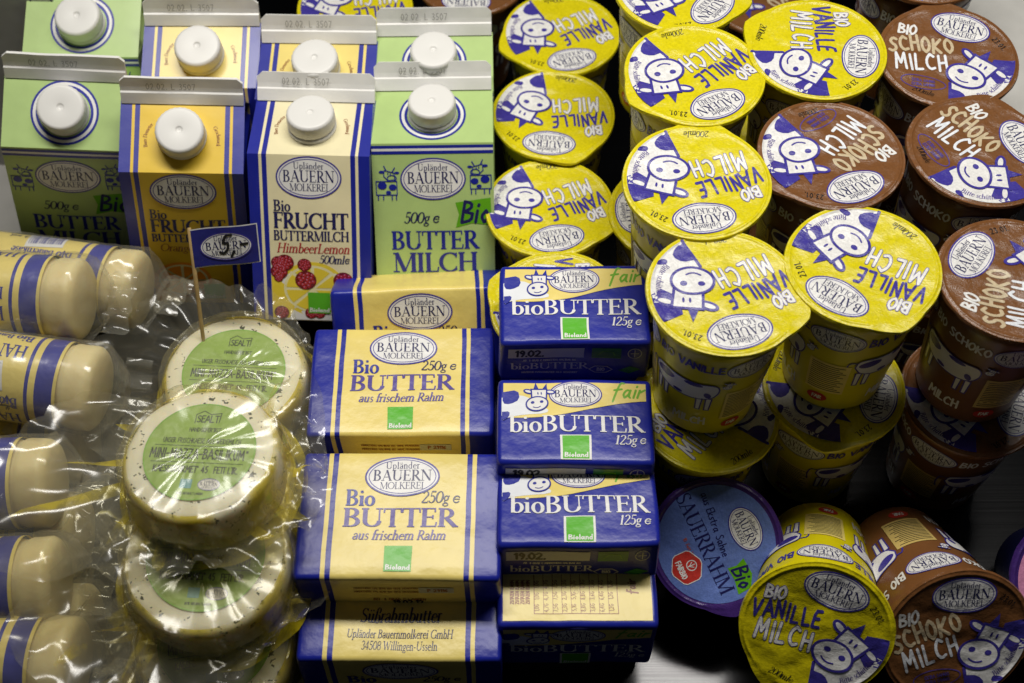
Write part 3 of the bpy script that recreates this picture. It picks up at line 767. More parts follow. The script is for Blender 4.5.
# sour cream cups: purple rimmed lid
def cream_cup(M, label, centre, rs, full=True, name='sour_cream_cup'):
    t = thing(name, label, 'cup', M)
    me, _ = cup_body('cream')
    b = link('cup_body', me, t); b.scale = (rs, rs, .6); b.location.z = CUP_H * .4
    lm, hf = make_lid('purple', 2, 0.0005, rs)
    l = link('lid', lm, t)
    mf = lid_map(hf, rs)
    k = Ink(); k.ell(0, 0, .89, .89, centre, 1, n=60)
    link('lid_disc', scaled(k, LID_R).mesh('lid_disc', mf, 'lid', maxlen=.004), l)
    o = Ink(); o.add(brand_oval(.34, .235), -.02, .50, 1)
    link('brand_oval', scaled(o, LID_R).mesh('brand_oval', mf, 'lid', base=.00026, maxlen=.003), l)
    x = Ink()
    if full:
        t_ = serif('SAUERRAHM', .23, 'navy', 1, .85); x.add(t_, -.08, -.26, 1.62 / t_.width, sy=1)
        t_ = hand('aus Ekstra Sahne', .12, .014, 'navy', 1); x.add(t_, -.28, .06, 1.0 / t_.width, R(-6), sy=1)
        x.add(hand('10% Fett 200g', .055, .009, 'rose', 1), -.1, -.42, 1)
        x.poly([(.36, .28), (.62, .30), (.80, .20), (.82, -.02), (.60, .02), (.40, .0), (.42, .14)], 'leaf', 1)
        t_ = hand('Bio', .24, .035, 'navy', 2, shear=.1); x.add(t_, .60, .04, 1)
        hx = [(.14 + .27 * math.cos(R(60 * i + 30)), -.55 + .25 * math.sin(R(60 * i + 30))) for i in range(6)]
        hx = [tuple(hx[i][c] * (1 - f_) + hx[j][c] * f_ for c in (0, 1)) for i in range(6) for j, f_ in (((i - 1) % 6, .13), ((i + 1) % 6, .13))]
        x.poly(hx, 'hexred', 1); x.stroke(hx, .012, 'white', 2, closed=True)
        x.add(hand('FAIRBIO', .09, .018, 'white', 2), .14, -.68, .9); x.ring(.14, -.47, .075, .075, .014, 'white', 2); x.stroke([(.14, -.53), (.14, -.42)], .014, 'white', 2); x.stroke([(.10, -.45), (.14, -.51), (.18, -.45)], .012, 'white', 2)
    else:
        t_ = serif('SCHMAND', .22, 'navy', 1, .85); x.add(t_, 0, -.15, 1)
    link('lettering', scaled(x, LID_R).mesh('lettering', mf, 'lid', base=.00026, maxlen=.003), l)
    return t
p = at(716, 544, 0.061)
cream_cup(T(p) @ RX(R(30)) @ RY(R(-6)) @ RZ(R(-65)) @ T((0, 0, -CUP_H)), 'sour cream cup with blue lid and speckled purple rim, tilted towards the front', 'slate', .92)
p = at(1080, 582, 0.060)
cream_cup(T(p) @ RX(R(30)) @ RZ(R(20)) @ T((0, 0, -CUP_H)), 'cup with pink lid and purple rim cut by the right edge', 'pink', .95, False, 'cream_cup')

# ------------------------------------------------------------------ butter blocks
def block_mesh(name, W, D, H, cuts, bev, mats, seed, amp):
    """wrapped block, base at z=0: a soft box; cuts = [(x limit, material index)] running across x"""
    nx_extra = []
    xs = sorted(set([-W / 2, W / 2] + [c for c, _ in cuts[:-1]] + [-W / 2 + W * i / 16 for i in range(17)]
                    + [-W / 2 + bev * q for q in (.25, .6, 1)] + [W / 2 - bev * q for q in (.25, .6, 1)]))
    def loop():
        P = []; hy, hz = D / 2, H / 2
        def seg(a, b, n):
            for i in range(n): P.append((a[0] + (b[0] - a[0]) * i / n, a[1] + (b[1] - a[1]) * i / n))
        def cor(cy, cz, a0):
            for i in range(4): P.append((cy + bev * math.cos(R(a0 + i * 22.5)), cz + bev * math.sin(R(a0 + i * 22.5))))
        cor(hy - bev, hz - bev, 0); seg((hy - bev, hz), (-hy + bev, hz), 12)
        cor(-hy + bev, hz - bev, 90); seg((-hy, hz - bev), (-hy, -hz + bev), 7)
        cor(-hy + bev, -hz + bev, 180); seg((-hy + bev, -hz), (hy - bev, -hz), 12)
        cor(hy - bev, -hz + bev, 270); seg((hy, -hz + bev), (hy, hz - bev), 7)
        return P
    lp = loop(); n = len(lp)
    df = block_disp(W, D, H, seed, amp)
    V, F, I = [], [], []
    for x in xs:
        e = W / 2 - abs(x)
        s = 0.0
        if e < bev: s = bev - math.sqrt(max(0, bev * bev - (bev - e) ** 2))
        for y, z in lp:
            sy = 1 - s / (D / 2); sz = 1 - s / (H / 2)
            V.append(df(Vector((x, y * sy, z * sz + H / 2))))
    for i in range(len(xs) - 1):
        xm = (xs[i] + xs[i + 1]) / 2
        mi = next(m for c, m in cuts if xm < c)
        for j in range(n):
            F.append((i * n + j, i * n + (j + 1) % n, (i + 1) * n + (j + 1) % n, (i + 1) * n + j)); I.append(mi)
    for i, s in ((0, 1), (len(xs) - 1, -1)):
        c = len(V); V.append((xs[i], 0, H / 2))
        for j in range(n):
            F.append((c, i * n + j, i * n + (j + 1) % n) if s < 0 else (c, i * n + (j + 1) % n, i * n + j)); I.append(cuts[0][1])
    return mesh_from(name, V, F, mats, I)
def block_disp(W, D, H, seed, amp):
    def f(p):
        n = noise.noise_vector(Vector((p.x * 28 + seed * 5, p.y * 34, p.z * 30 + seed)))
        n2 = noise.noise_vector(Vector((p.x * 75, p.y * 75 + seed * 2, p.z * 75)))
        return p + n * amp + n2 * amp * .35
    return f
def top_map(W, D, H, seed, amp):
    df = block_disp(W, D, H, seed, amp)
    def f(u, v, h):
        q = df(Vector((u, v, H))); return (q.x, q.y, q.z + h)
    return f
def back_map(W, D, H, seed, amp):
    df = block_disp(W, D, H, seed, amp)
    def f(u, v, h):
        q = df(Vector((u, D / 2, H / 2 - v))); return (q.x, q.y + h, q.z)
    return f
def front_map(W, D, H, seed, amp):
    df = block_disp(W, D, H, seed, amp)
    def f(u, v, h):
        q = df(Vector((u, -D / 2, H / 2 + v))); return (q.x, q.y - h, q.z)
    return f

BW, BD, BH = 0.100, 0.069, 0.037
B_MESH = {}
def butter_mesh(var):
    if var in B_MESH: return B_MESH[var]
    amp = (.0007, .0005, .0009)[var]
    b1, b2, b3 = .0370, .0348, .0322
    cuts = [(-b1, 0), (-b2, 1), (-b3, 0), (b3, 1), (b2, 0), (b1, 1), (1, 0)]
    w_ = block_mesh('wrapper', BW, BD, BH, cuts, .0024, [mat('bblue', 'wrap'), mat('cream', 'wrap')], var + 1, amp)
    tm, fm = top_map(BW, BD, BH, var + 1, amp), front_map(BW, BD, BH, var + 1, amp)
    o = Ink(); o.add(brand_oval(.0185, .0108), 0, .0205, 1)
    t = Ink()
    q = serif('Bio', .0088, 'bblue', 1, 1.15); t.add(q, -.0200, .0045, 1.1, sy=1)
    q = serif('BUTTER', .0102, 'grape', 1, 1.1); t.add(q, 0, -.0070, .056 / q.width, sy=1)
    q = serif('aus frischem Rahm', .0052, 'grape', 1, 1.0, shear=.22); t.add(q, 0, -.0140, .0455 / q.width, sy=1)
    q = serif('250g $', .0062, 'navy', 1, 1.0, shear=.15); t.add(q, .0195, .0060, 1)
    s = Ink(); s.add(seal(.0135), .0, -.0240, 1)
    f = Ink()
    q = serif('Süßrahmbutter', .0075, 'navy', 1, 1.0, shear=.2); f.add(q, 0, .0010, .040 / q.width, sy=1)
    q = serif('Upländer Bauernmolkerei GmbH', .0044, 'navy', 1, .8, shear=.15); f.add(q, 0, -.0070, .052 / q.width, sy=1)
    q = serif('34508 Willingen-Usseln', .0044, 'navy', 1, .8, shear=.15); f.add(q, 0, -.0130, .037 / q.width, sy=1)
    f2 = Ink()
    for i, y in enumerate((.007, .003)): f2.add(hand('MINDESTENS HALTBAR BIS SIEHE PRAEGUNG', .0022, .0004, 'rust', 1), -.006, y, .72)
    f2.rect(.010, .003, .027, .009, 'silver', 1); f2.add(hand('P 29116', .003, .0007, 'rust', 2), .019, .0045, 1)
    f2.add(hand('BEI +8 GRAD C LAGERN', .0024, .0004, 'rust', 1), 0, -.006, 1); f2.add(hand('19.02.12', .0045, .0009, 'black', 2), .004, -.0105, 1)
    B_MESH[var] = (w_, o.mesh('brand_oval', tm, 'wrap', base=.0002, maxlen=.004), t.mesh('lettering', tm, 'wrap', base=.0002, maxlen=.006),
                   s.mesh('seal', tm, 'wrap', base=.0002, maxlen=.004), f.mesh('lettering', back_map(BW, BD, BH, var + 1, amp), 'wrap', base=.0002, maxlen=.006), f2.mesh('lettering', fm, 'wrap', base=.0002, maxlen=.006))
    return B_MESH[var]
def butter(M, label, var, maker=False):
    t = thing('butter_block', label, 'butter', M, 'large yellow and blue butter blocks')
    m = butter_mesh(var)
    w_ = link('wrapper', m[0], t)
    link('brand_oval', m[1], w_); link('lettering', m[2], w_); link('seal', m[3], w_)
    link('lettering', m[4] if maker else m[5], w_)
    return t
def lying(px, py, zt, H, rz=0, rx=0, ry=0):
    """block lying flat, centre of its top face shown at (px, py), top at height zt"""
    p = at(px, py, zt)
    return T(p) @ RZ(R(rz)) @ RX(R(rx)) @ RY(R(ry)) @ T((0, 0, -H))
butter(T(at(418, 289, .083)) @ RZ(R(3)) @ RX(R(52)) @ T((0, -BD / 2, -BH)), 'large butter block at the back, mostly covered by the next block', 2)
butter(lying(402, 380, .0815, BH, .4), 'large butter block in the middle of its row, behind the biggest-looking one', 0)
butter(lying(400, 514, .105, BH, -.4), 'large butter block nearest the front with its whole yellow face in view', 1)
p0 = at(400, 624, .078)
butter(T((p0.x, p0.y, .0430)) @ RX(R(90)) @ T((0, 0, -BH / 2)), 'large butter block standing on edge at the bottom, maker\'s address on top', 0, True)
# blocks hidden below that carry the pile
q1 = at(402, 380, .0815); butter(T((q1.x + .003, q1.y + .002, .0010)) @ RZ(R(-1)), 'large butter block under the middle one, mostly hidden', 2)
q2 = at(400, 514, .105); butter(T((q2.x - .002, q2.y + .008, .0305)), 'large butter block under the front one, only its side showing', 2)

SW, SD, SH = 0.079, 0.051, 0.035
S_MESH = {}
def small_mesh(var):
    if var in S_MESH: return S_MESH[var]
    amp = (.0008, .0006, .0010)[var]; sd = var + 11
    w_ = block_mesh('wrapper', SW, SD, SH, [(1, 0)], .0026, [mat('bblue', 'wrap')], sd, amp)
    tm, fm = top_map(SW, SD, SH, sd, amp), front_map(SW, SD, SH, sd, amp)
    a = Ink()    # cream sky above the blue sweep
    wave = [(-.0365 + .073 * i / 24) for i in range(25)]
    def wy(x): return .0015 + .0080 * (x + .0365) / .073 - .0022 * math.sin((x + .0365) / .073 * PI * 1.6)
    a.poly([(x, wy(x)) for x in wave] + [(.0365, .0222), (-.0365, .0222)], 'cream', 1)
    cow = Ink()
    cow.poly(_smooth([(-.0372, .013), (-.032, .015), (-.024, .014), (-.013, .006), (-.014, .0035), (-.026, .003), (-.034, .0015), (-.0372, -.001), (-.0372, .013)]), 'white2', 1)
    cow.poly(_smooth([(-.0370, .0045), (-.033, .005), (-.0335, .0015), (-.0370, -.001), (-.0370, .0045)]), 'bblue', 2)
    cow.poly(_smooth([(-.0368, .0165), (-.029, .018), (-.028, .012), (-.033, .009), (-.0368, .0095), (-.0368, .0165)]), 'bblue', 2)
    hd = Ink()
    hd.add(cow_head(.0080, 3, 'bblue'), 0, 0, 1, R(34)); 
    m_ = Ink()
    for pts, tris, col, h in hd.items: m_.items.append(([Vector((-p.x if False else p.x, p.y, 0)) for p in pts], tris, col, h))
    cow.add(m_, -.0200, .0105, 1)
    o = Ink(); o.add(brand_oval(.0135, .0080), .0005, .0150, 1)
    t = Ink()
    q = hand('fair', .0085, .0011, 'fairgreen', 2, shear=.25); t.add(q, .0270, .0135, 1.0)
    q = serif('bioBUTTER', .0098, 'white', 3, .95); t.add(q, .0005, -.0075, .068 / q.width, sy=1)
    q = serif('125g $', .0054, 'white', 3, .95, shear=.2); t.add(q, .0270, -.0145, 1)
    s = Ink(); s.rect(-.0078, -.0236, .0076, -.0094, 'white', 2); s.add(seal(.0132, 3), -.0001, -.0165, 1)
    f = Ink()
    f.rect(-.035, .004, .005, .0125, 'silver', 1); f.add(hand('19.02.', .0055, .0013, 'black', 2, xs=1.2), -.024, .0055, 1)
    f.rect(.009, .0035, .024, .0125, 'dgreen', 1); f.stroke([(.012, .006), (.015, .010), (.020, .009), (.021, .006)], .0006, 'leaf', 2)
    f.ring(.031, .008, .0035, .0042, .0005, 'silver', 1); f.stroke([(.029, .008), (.033, .008)], .0005, 'silver', 1); f.stroke([(.031, .005), (.031, .011)], .0005, 'silver', 1)
    f.add(hand('AB +8 GRAD C MINDESTENS HALTBAR BIS', .0018, .0004, 'silver', 1), -.013, .001, .82)
    q = serif('bioBUTTER', .0058, 'silver', 1, .9); f.add(q, -.013, -.0065, .041 / q.width, sy=1)
    f.add(hand('DEUTSCHE MARKENBUTTER MILD GESAEUERT', .0018, .0004, 'silver', 1), -.013, -.0105, .82)
    hx = [(.014 + .006 * math.cos(R(60 * i)), -.007 + .0034 * math.sin(R(60 * i))) for i in range(6)]
    f.stroke(hx, .0006, 'silver', 1, closed=True); f.add(hand('BIO', .0028, .0006, 'silver', 1), .014, -.0084, 1)
    f.poly([(.023, -.008), (.029, -.004), (.035, -.007), (.029, -.011)], 'dgreen', 1)
    b = Ink()    # cream side with the nutrition table
    b.rect(-.0365, -.0145, .0365, .0145, 'cream', 1)
    b.ring(0, 0, .001, .001, .0001, 'rust', 2)
    x0, x1, y0, y1 = -.021, .020, -.011, .010
    b.stroke([(x0, y0), (x1, y0), (x1, y1), (x0, y1)], .0004, 'rust', 2, closed=True, cap=False)
    for i in range(1, 9): b.stroke([(x0 + (x1 - x0) * i / 9, y0), (x0 + (x1 - x0) * i / 9, y1)], .00025, 'rust', 2, cap=False)
    for i in range(9):
        for r_ in range(3): b.add(hand('%d,%dG' % (i * 3 % 8 + 1, i * 7 % 9), .0024, .0003, 'rust', 2), x0 + (x1 - x0) * (i + .5) / 9, y0 + .003 + r_ * .006, .9, R(90))
    for i in range(4): b.add(hand('ZUTATEN RAHM', .0020, .0005, 'rust', 2), -.031 + i * .0026, 0, .9, R(90)); 
    b.add(hand('fair', .004, .0008, 'rust', 2), .029, .003, 1, R(90))
    ms = dict(wrapper=w_, sky=a.mesh('cream_panel', tm, 'wrap', base=.0002, maxlen=.004), cow=cow.mesh('cow_drawing', tm, 'wrap', base=.00030, maxlen=.004),
              oval=o.mesh('brand_oval', tm, 'wrap', base=.00034, maxlen=.004), text=t.mesh('lettering', tm, 'wrap', base=.0002, maxlen=.005), seal=s.mesh('seal', tm, 'wrap', base=.0002, maxlen=.004),
              front=f.mesh('front_print', fm, 'wrap', base=.0002, maxlen=.005), table=b.mesh('nutrition_print', back_map(SW, SD, SH, sd, amp), 'wrap', base=.0002, maxlen=.005))
    S_MESH[var] = ms
    return ms
def small_butter(M, label, var, table=False):
    t = thing('small_butter_block', label, 'butter', M, 'small blue butter blocks')
    m = small_mesh(var)
    w_ = link('wrapper', m['wrapper'], t)
    link('cream_panel', m['sky'], w_); link('cow_drawing', m['cow'], w_); link('brand_oval', m['oval'], w_)
    link('lettering', m['text'], w_); link('seal', m['seal'], w_)
    if table: link('nutrition_print', m['table'], w_)
    else: link('front_print', m['front'], w_)
    return t
small_butter(lying(574, 303, .122, SH, .5, -1), 'small blue butter block rearmost in its row, date stamp below it', 0)
small_butter(lying(575, 420, .116, SH, -.5, -3), 'small blue butter block in the middle of its row', 1)
small_butter(lying(578, 500, .108, SH, .6, -6), 'small blue butter block third in its row, nearest whole one', 2)
p0 = at(577, 592, .084)
small_butter(T((p0.x, p0.y, .058)) @ RX(R(90)) @ T((0, 0, -SH / 2)), 'small butter block standing on edge at the bottom, nutrition table on top', 1, True)
a1 = at(574, 302, .122); a2 = at(575, 421, .116); a3 = at(578, 507, .108)
for a_, z, lab in ((a1, .0500, 'small butter block below the rearmost one'), (a1, .0150, 'small butter block at the bottom below the rearmost one'),
                   (a2, .0450, 'small butter block below the middle one'), (a3, .0360, 'small butter block below the third one')):
    small_butter(T((a_.x + .0015, a_.y + .004, z)), lab + ', nearly hidden', 2)

# low black risers that carry the butter piles
COL['riser'] = (0.02, 0.02, 0.022)
def riser(x, y, hw, hd, h):
    o = link('display_riser', box_mesh('display_riser', x - hw, y - hd, .0004, x + hw, y + hd, h, mat('riser', 'cup'), .001)); o['kind'] = 'structure'
riser(a1.x, a1.y + .004, .034, .019, .0144); riser(a2.x, a2.y + .004, .034, .019, .0444); riser(a3.x, a3.y + .006, .034, .017, .0354)
riser(q2.x, q2.y + .012, .044, .024, .0299)
e1 = at(400, 624, .078); riser(e1.x, e1.y, .044, .012, .0078)
e2 = at(577, 592, .084); riser(e2.x, e2.y, .034, .010, .0318)

# ------------------------------------------------------------------ drink cartons
CW, CD, CH, PIT = 0.070, 0.070, 0.100, R(36)
RIDGE = CH + CD / 2 * math.tan(PIT)
FIN = 0.0155
def carton_mesh(kind):
    """gable-top carton with its lower back edge at the origin; front faces -y"""
    hw = CW / 2
    if kind == 'green': cuts = [(hw, 1)]; mats = [mat('bblue', 'board'), mat('lgreen', 'board')]
    else:
        b1, b2, b3 = .0285, .0268, .0240
        cuts = [(-b1, 0), (-b2, 1), (-b3, 0), (b3, 1), (b2, 0), (b1, 1), (hw, 0)]
        mats = [mat('bblue', 'board'), mat({'berry': 'pale', 'orange': 'amber', 'plain': 'cream'}[kind], 'board')]
    xs = [-hw] + [c for c, _ in cuts]
    V, F, I = [], [], []
    bulge = lambda x, z: .0011 * math.cos(x / hw * PI / 2) * math.sin(max(0, min(1, z / CH)) * PI)
    xs2 = sorted(set(xs + [-hw + CW * i / 12 for i in range(13)]))
    def grid(path, m_of_x):
        base = len(V)
        for x in xs2:
            for y, z in path: V.append((x, y - (bulge(x, z) if y < -CD + .001 else 0), z))
        n = len(path)
        for i in range(len(xs2) - 1):
            xm = (xs2[i] + xs2[i + 1]) / 2
            for j in range(n - 1):
                F.append((base + i * n + j, base + (i + 1) * n + j, base + (i + 1) * n + j + 1, base + i * n + j + 1)); I.append(m_of_x(xm))
    mx = lambda xm: next(m for c, m in cuts if xm < c)
    front = [(-CD, CH * i / 10) for i in range(11)]
    roof = [(-CD + CD / 2 * i / 6, CH + (RIDGE - CH) * i / 6) for i in range(7)]
    grid(front + roof[1:], mx)
    back = [(0, CH * i / 4) for i in range(5)] + [(-CD / 2 * i / 4, CH + (RIDGE - CH) * i / 4) for i in range(1, 5)]
    grid(back[::-1], mx)
    side = 0 if kind != 'green' else 1
    for s in (-1, 1):
        b = len(V)
        V += [(s * hw, -CD, 0), (s * hw, 0, 0), (s * hw, 0, CH), (s * hw, -CD, CH), (s * (hw - .026), -CD / 2, RIDGE - .001), (s * hw, -CD / 2, RIDGE)]
        for f in ((0, 1, 2, 3), (3, 2, 4), (3, 4, 5), (2, 5, 4)):
            F.append(tuple(b + q for q in f)); I.append(side)
    b = len(V); V += [(-hw, -CD, 0), (hw, -CD, 0), (hw, 0, 0), (-hw, 0, 0)]; F.append((b, b + 3, b + 2, b + 1)); I.append(1)
    return mesh_from('carton_body', V, F, mats, I, smooth=False)
def fin_mesh():
    hw = CW / 2 - .0006; y = -CD / 2; z0 = RIDGE
    pf = [(-.0026, -.001), (-.0021, .0035), (-.0018, .0058), (-.0009, .0066), (-.0008, FIN * .6), (-.0011, FIN), (.0009, FIN), (.0010, .0066), (.0020, .0058), (.0026, -.001)]
    n = len(pf); V, F = [], []
    xs = [-hw, -hw + .003] + [-hw + .003 + (2 * hw - .006) * i / 14 for i in range(1, 14)] + [hw - .003, hw]
    for i, x in enumerate(xs):
        dz = -.0028 if i in (0, len(xs) - 1) else 0
        for q, z in pf: V.append((x, y + q + .0007 * nz(x * 45, z * 60, 3.3) * (z / FIN), z0 + z + (dz if z >= FIN - 1e-6 else 0)))
    for i in range(len(xs) - 1):
        for j in range(n - 1): F.append((i * n + j, (i + 1) * n + j, (i + 1) * n + j + 1, i * n + j + 1))
    F.append(tuple(range(n))); F.append(tuple((len(xs) - 1) * n + j for j in range(n))[::-1])
    return mesh_from('top_seal', V, F, [mat('fin', 'board')], smooth=False)
def cap_mesh():
    n = 60
    prof = [(.0140, .0), (.0140, .0025), (.0133, .0027), (.0133, .0036), (.0137, .0038), (.0137, .0042), (.0135, .0106), (.0133, .0113), (.0127, .0121), (.0120, .0124), (.0116, .01245), (.0024, .01240), (.0021, .01235), (.0016, .0118), (.0012, .0116), (.0001, .0116)]
    V, F = [], []
    for i, (r, z) in enumerate(prof):
        for j in range(n):
            a = 2 * PI * j / n
            q = r + (.00028 if (j % 2 and 4 < i < 8) else 0)
            V.append((q * math.cos(a), q * math.sin(a), z))
    for i in range(len(prof) - 1):
        for j in range(n): F.append((i * n + j, i * n + (j + 1) % n, (i + 1) * n + (j + 1) % n, (i + 1) * n + j))
    return mesh_from('cap', V, F, [cap_plastic()])
FINM, CAPM = fin_mesh(), cap_mesh()
cf = lambda u, v, h: (u, -CD - h - .0011 * math.cos(u / (CW / 2) * PI / 2) * math.sin(max(0, min(1, (CH - v) / CH)) * PI), CH - v)     # v = distance below the shoulder
def rf(u, v, h):                                                       # v = distance up the roof from the shoulder
    return (u, -CD + v * math.cos(PIT) - h * math.sin(PIT), CH + v * math.sin(PIT) + h * math.cos(PIT))
SLOPE = CD / 2 / math.cos(PIT)
def flip(k):
    o = Ink()
    for pts, tris, col, h in k.items: o.items.append(([Vector((p.x, -p.y, 0)) for p in pts], tris, col, h))
    return o
def put(dst, k, u, v, sx=1, sy=None): dst.add(flip(k), u, v, sx, 0, sx if sy is None else sy)
def fitw(dst, k, u, v, width): put(dst, k, u, v, width / k.width, 1)
def raspberry(r):
    k = Ink(); k.ell(0, 0, r, r * .92, 'wine', 5, n=20)
    for i in range(17):
        a = i * 2.4; q = r * .82 * math.sqrt((i + .5) / 17)
        x, y = q * math.cos(a), q * .92 * math.sin(a)
        k.ell(x, y, r * .185, r * .18, 'red', 6, n=10); k.ell(x - r * .05, y + r * .06, r * .07, r * .06, 'pink', 7, n=6)
    return k
def citrus(r, flesh, pale):
    k = Ink(); k.ell(0, 0, r, r * .86, flesh, 1); k.ell(0, 0, r * .88, r * .75, pale, 2)
    for i in range(8):
        a0, a1 = R(45 * i + 4), R(45 * i + 41)
        k.poly([(r * .1 * math.cos((a0 + a1) / 2), r * .09 * math.sin((a0 + a1) / 2))] + [(r * .80 * math.cos(a0 + (a1 - a0) * q / 4), r * .68 * math.sin(a0 + (a1 - a0) * q / 4)) for q in range(5)], flesh, 3)
    return k
def line_cow(flipx=1):
    k = Ink(); s = flipx
    def P(*a): return [(x * s * .001, y * .001) for x, y in a]
    k.stroke(P((-6, -4), (6, -4), (6, -12), (-6, -12)), .0005, 'bblue', 2, closed=True)
    for x in (-5, -2, 3, 5.5): k.stroke(P((x, -12), (x, -15)), .0006, 'bblue', 2)
    k.ell(-2.5 * s * .001, -.0065, .0026, .0022, 'bblue', 2); k.ell(3.5 * s * .001, -.0075, .0022, .0018, 'bblue', 2); k.ell(1.0 * s * .001, -.0105, .0015, .001, 'bblue', 2)
    k.stroke(P((-1, 2.5), (4.5, 1), (5, -3), (1, -3.5), (-1.5, -1)), .0005, 'bblue', 2, closed=True)
    k.ring(3.2 * s * .001, -.0022, .0026, .0018, .0005, 'bblue', 2)
    k.stroke(P((0, 2.5), (-1.2, 5)), .0006, 'bblue', 2); k.stroke(P((3.5, 1.5), (5, 4)), .0006, 'bblue', 2); k.ell(-2.6 * s * .001, .0015, .0016, .0008, 'bblue', 2); k.ell(6.2 * s * .001, .001, .0014, .0007, 'bblue', 2)
    k.ell(1 * s * .001, .0006, .0003, .0006, 'bblue', 2); k.ell(2.4 * s * .001, .0002, .0003, .0006, 'bblue', 2)
    return k
CART = {}
def carton_prints(kind):
    if kind in CART: return CART[kind]
    out = {'carton_body': carton_mesh(kind)}
    fo, ft, pic, rp = Ink(), Ink(), Ink(), Ink()
    put(fo, brand_oval(.0188, .0122), 0, .0208 if kind == 'green' else .0130)
    rc = SLOPE * .50
    if kind == 'green':
        for v0, v1, c in ((.0012, .0030, 'bblue'), (.0030, .0044, 'white'), (.0044, .0062, 'bblue')): pic.rect(-.0349, v0, .0349, v1, c, 1)
        put(pic, line_cow(1), -.0270, .0180); put(pic, line_cow(-1), .0275, .0150)
        pic.poly([(.0125, .035), (.033, .0325), (.0335, .049), (.022, .0475), (.0125, .050), (.0145, .042)], 'leaf', 1)
        q = hand('Bio', .0125, .0018, 'navy', 2, shear=.15); put(ft, q, .0235, .0470)
        q = serif('500g $', .0066, 'navy', 1, 1.0, shear=.2); put(ft, q, -.0075, .0470)
        fitw(ft, serif('BUTTER', .0112, 'bblue', 1, 1.1), 0, .0630, .051)
        fitw(ft, serif('MILCH', .0120, 'bblue', 1, 1.1), 0, .0770, .050)
        put(pic, seal(.0125, 2), .0020, .0870)
        rp.ring(0, rc, .0187, .0187, .0014, 'bblue', 1); rp.ring(0, rc, .0172, .0172, .0018, 'white', 1); rp.ring(0, rc, .0156, .0156, .0016, 'bblue', 1)
    else:
        dark = 'navy'
        put(ft, serif('Bio', .0066, dark, 1, 1.1), -.0160, .0330)
        fitw(ft, serif('FRUCHT', .0096, dark, 1, 1.25), .0005, .0432, .0435)
        fitw(ft, serif('BUTTERMILCH', .0060, dark, 1, 1.2), .0005, .0505, .0440)
        berry = kind != 'orange'
        q = serif('HimbeerLemon' if berry else 'Orange', .0058, 'red' if berry else 'rust', 1, .9, shear=.2); put(ft, q, .0012 if berry else -.008, .0578, .0425 / q.width if berry else 1, 1)
        q = serif('500ml$', .0050, dark, 1, 1.0, shear=.2); put(ft, q, .0135, .0640)
        if berry:
            pic.poly([(-.0239, .0995), (-.0239, .066), (-.010, .070), (.006, .068), (.0239, .073), (.0239, .0995)], 'white', 1)
            lem = citrus(.0195, 'lemon', 'lemonpale'); put(pic, lem, .0005, .0800)
            l2 = Ink(); l2.poly([(-.0238, .072), (-.0155, .078), (-.010, .090), (-.014, .0985), (-.0238, .0985)], 'lemon', 2); pic.add(l2, 0, 0, 1)
            for u, v, r in ((-.0205, .0640, .0034), (-.0155, .0640, .0044), (-.0190, .0695, .0042), (-.0215, .0735, .0022), (-.0035, .0745, .0052), (-.0040, .0650, .0034), (.0185, .0745, .0048), (.0205, .0840, .0036), (-.0185, .0955, .0036), (-.001, .0970, .0030), (.004, .0972, .0028)):
                put(pic, raspberry(r * 1.22), max(-.0195, min(.0195, u)), min(v, .0950))
            sl = seal(.0130, 8); put(pic, sl, .0040, .0885)
        else:
            l2 = citrus(.017, 'orange', 'lemonpale'); put(pic, l2, -.006, .0810)
            pic.poly([(-.0238, .075), (-.014, .079), (-.006, .0985), (-.0238, .0985)], 'orange', 1)
            put(pic, seal(.0125, 6), .012, .0900)
        # names set round the cap
        for s, tx in ((-1, 'Buer Demeter'), (1, 'Geschmack')):
            q = serif(tx, .0036, 'rust', 1, .9, shear=.1, arc=-.0205 * s if False else .0205)
            z_ = Ink(); z_.add(q, s * .0195, rc + .0005, .62, R(-78) if s > 0 else R(78))
            out['cap_lettering%d' % s] = z_.mesh('cap_lettering', rf, 'board')
    out['brand_oval'] = fo.mesh('brand_oval', cf, 'board', maxlen=.01)
    out['lettering'] = ft.mesh('lettering', cf, 'board')
    out['picture_print'] = pic.mesh('picture_print', cf, 'board', maxlen=.01)
    if rp.items: out['roof_print'] = rp.mesh('cap_ring', rf, 'board')
    em = Ink(); em.add(hand('02.02. L 3507', .0038, .0004, 'stamp', 1, track=.2), 0, 0, 1)
    ff = lambda u, v, h: (u - .006, -CD / 2 - .0018 - h, RIDGE + .0085 + v)
    out['date_stamp'] = em.mesh('date_stamp', ff, 'board')
    CART[kind] = out
    return out
def carton(kind, px, py, lean, rz, label, roll=0):
    """centre of the front shoulder edge shows at (px, py); leans back by lean degrees"""
    l = R(lean)
    loc = RZ(R(rz)) @ RX(-l) @ RY(R(roll))
    sh = loc @ Vector((0, -CD, CH))
    low = min((loc @ Vector((x, y, 0))).z for x in (-CW / 2, CW / 2) for y in (-CD, 0))
    zs = sh.z - low + .0012
    p = at(px, py, zs)
    M = T((p.x - sh.x, p.y - sh.y, .0012 - low)) @ loc
    t = thing('drink_carton', label, 'carton', M, 'gable top drink cartons')
    P_ = carton_prints(kind)
    b = link('carton_body', P_['carton_body'], t)
    for n in ('brand_oval', 'lettering', 'picture_print'): link(n, P_[n], b)
    for n, n2 in (('roof_print', 'cap_ring'), ('cap_lettering-1', 'cap_lettering'), ('cap_lettering1', 'cap_lettering')):
        if n in P_: link(n2, P_[n], b)
    fn = link('top_seal', FINM, t); link('date_stamp', P_['date_stamp'], fn)
    c = link('cap', CAPM, t)
    c.matrix_parent_inverse = Matrix()
    c.matrix_basis = T(Vector(rf(0, SLOPE * .5, .0002))) @ RX(PIT)
    return M
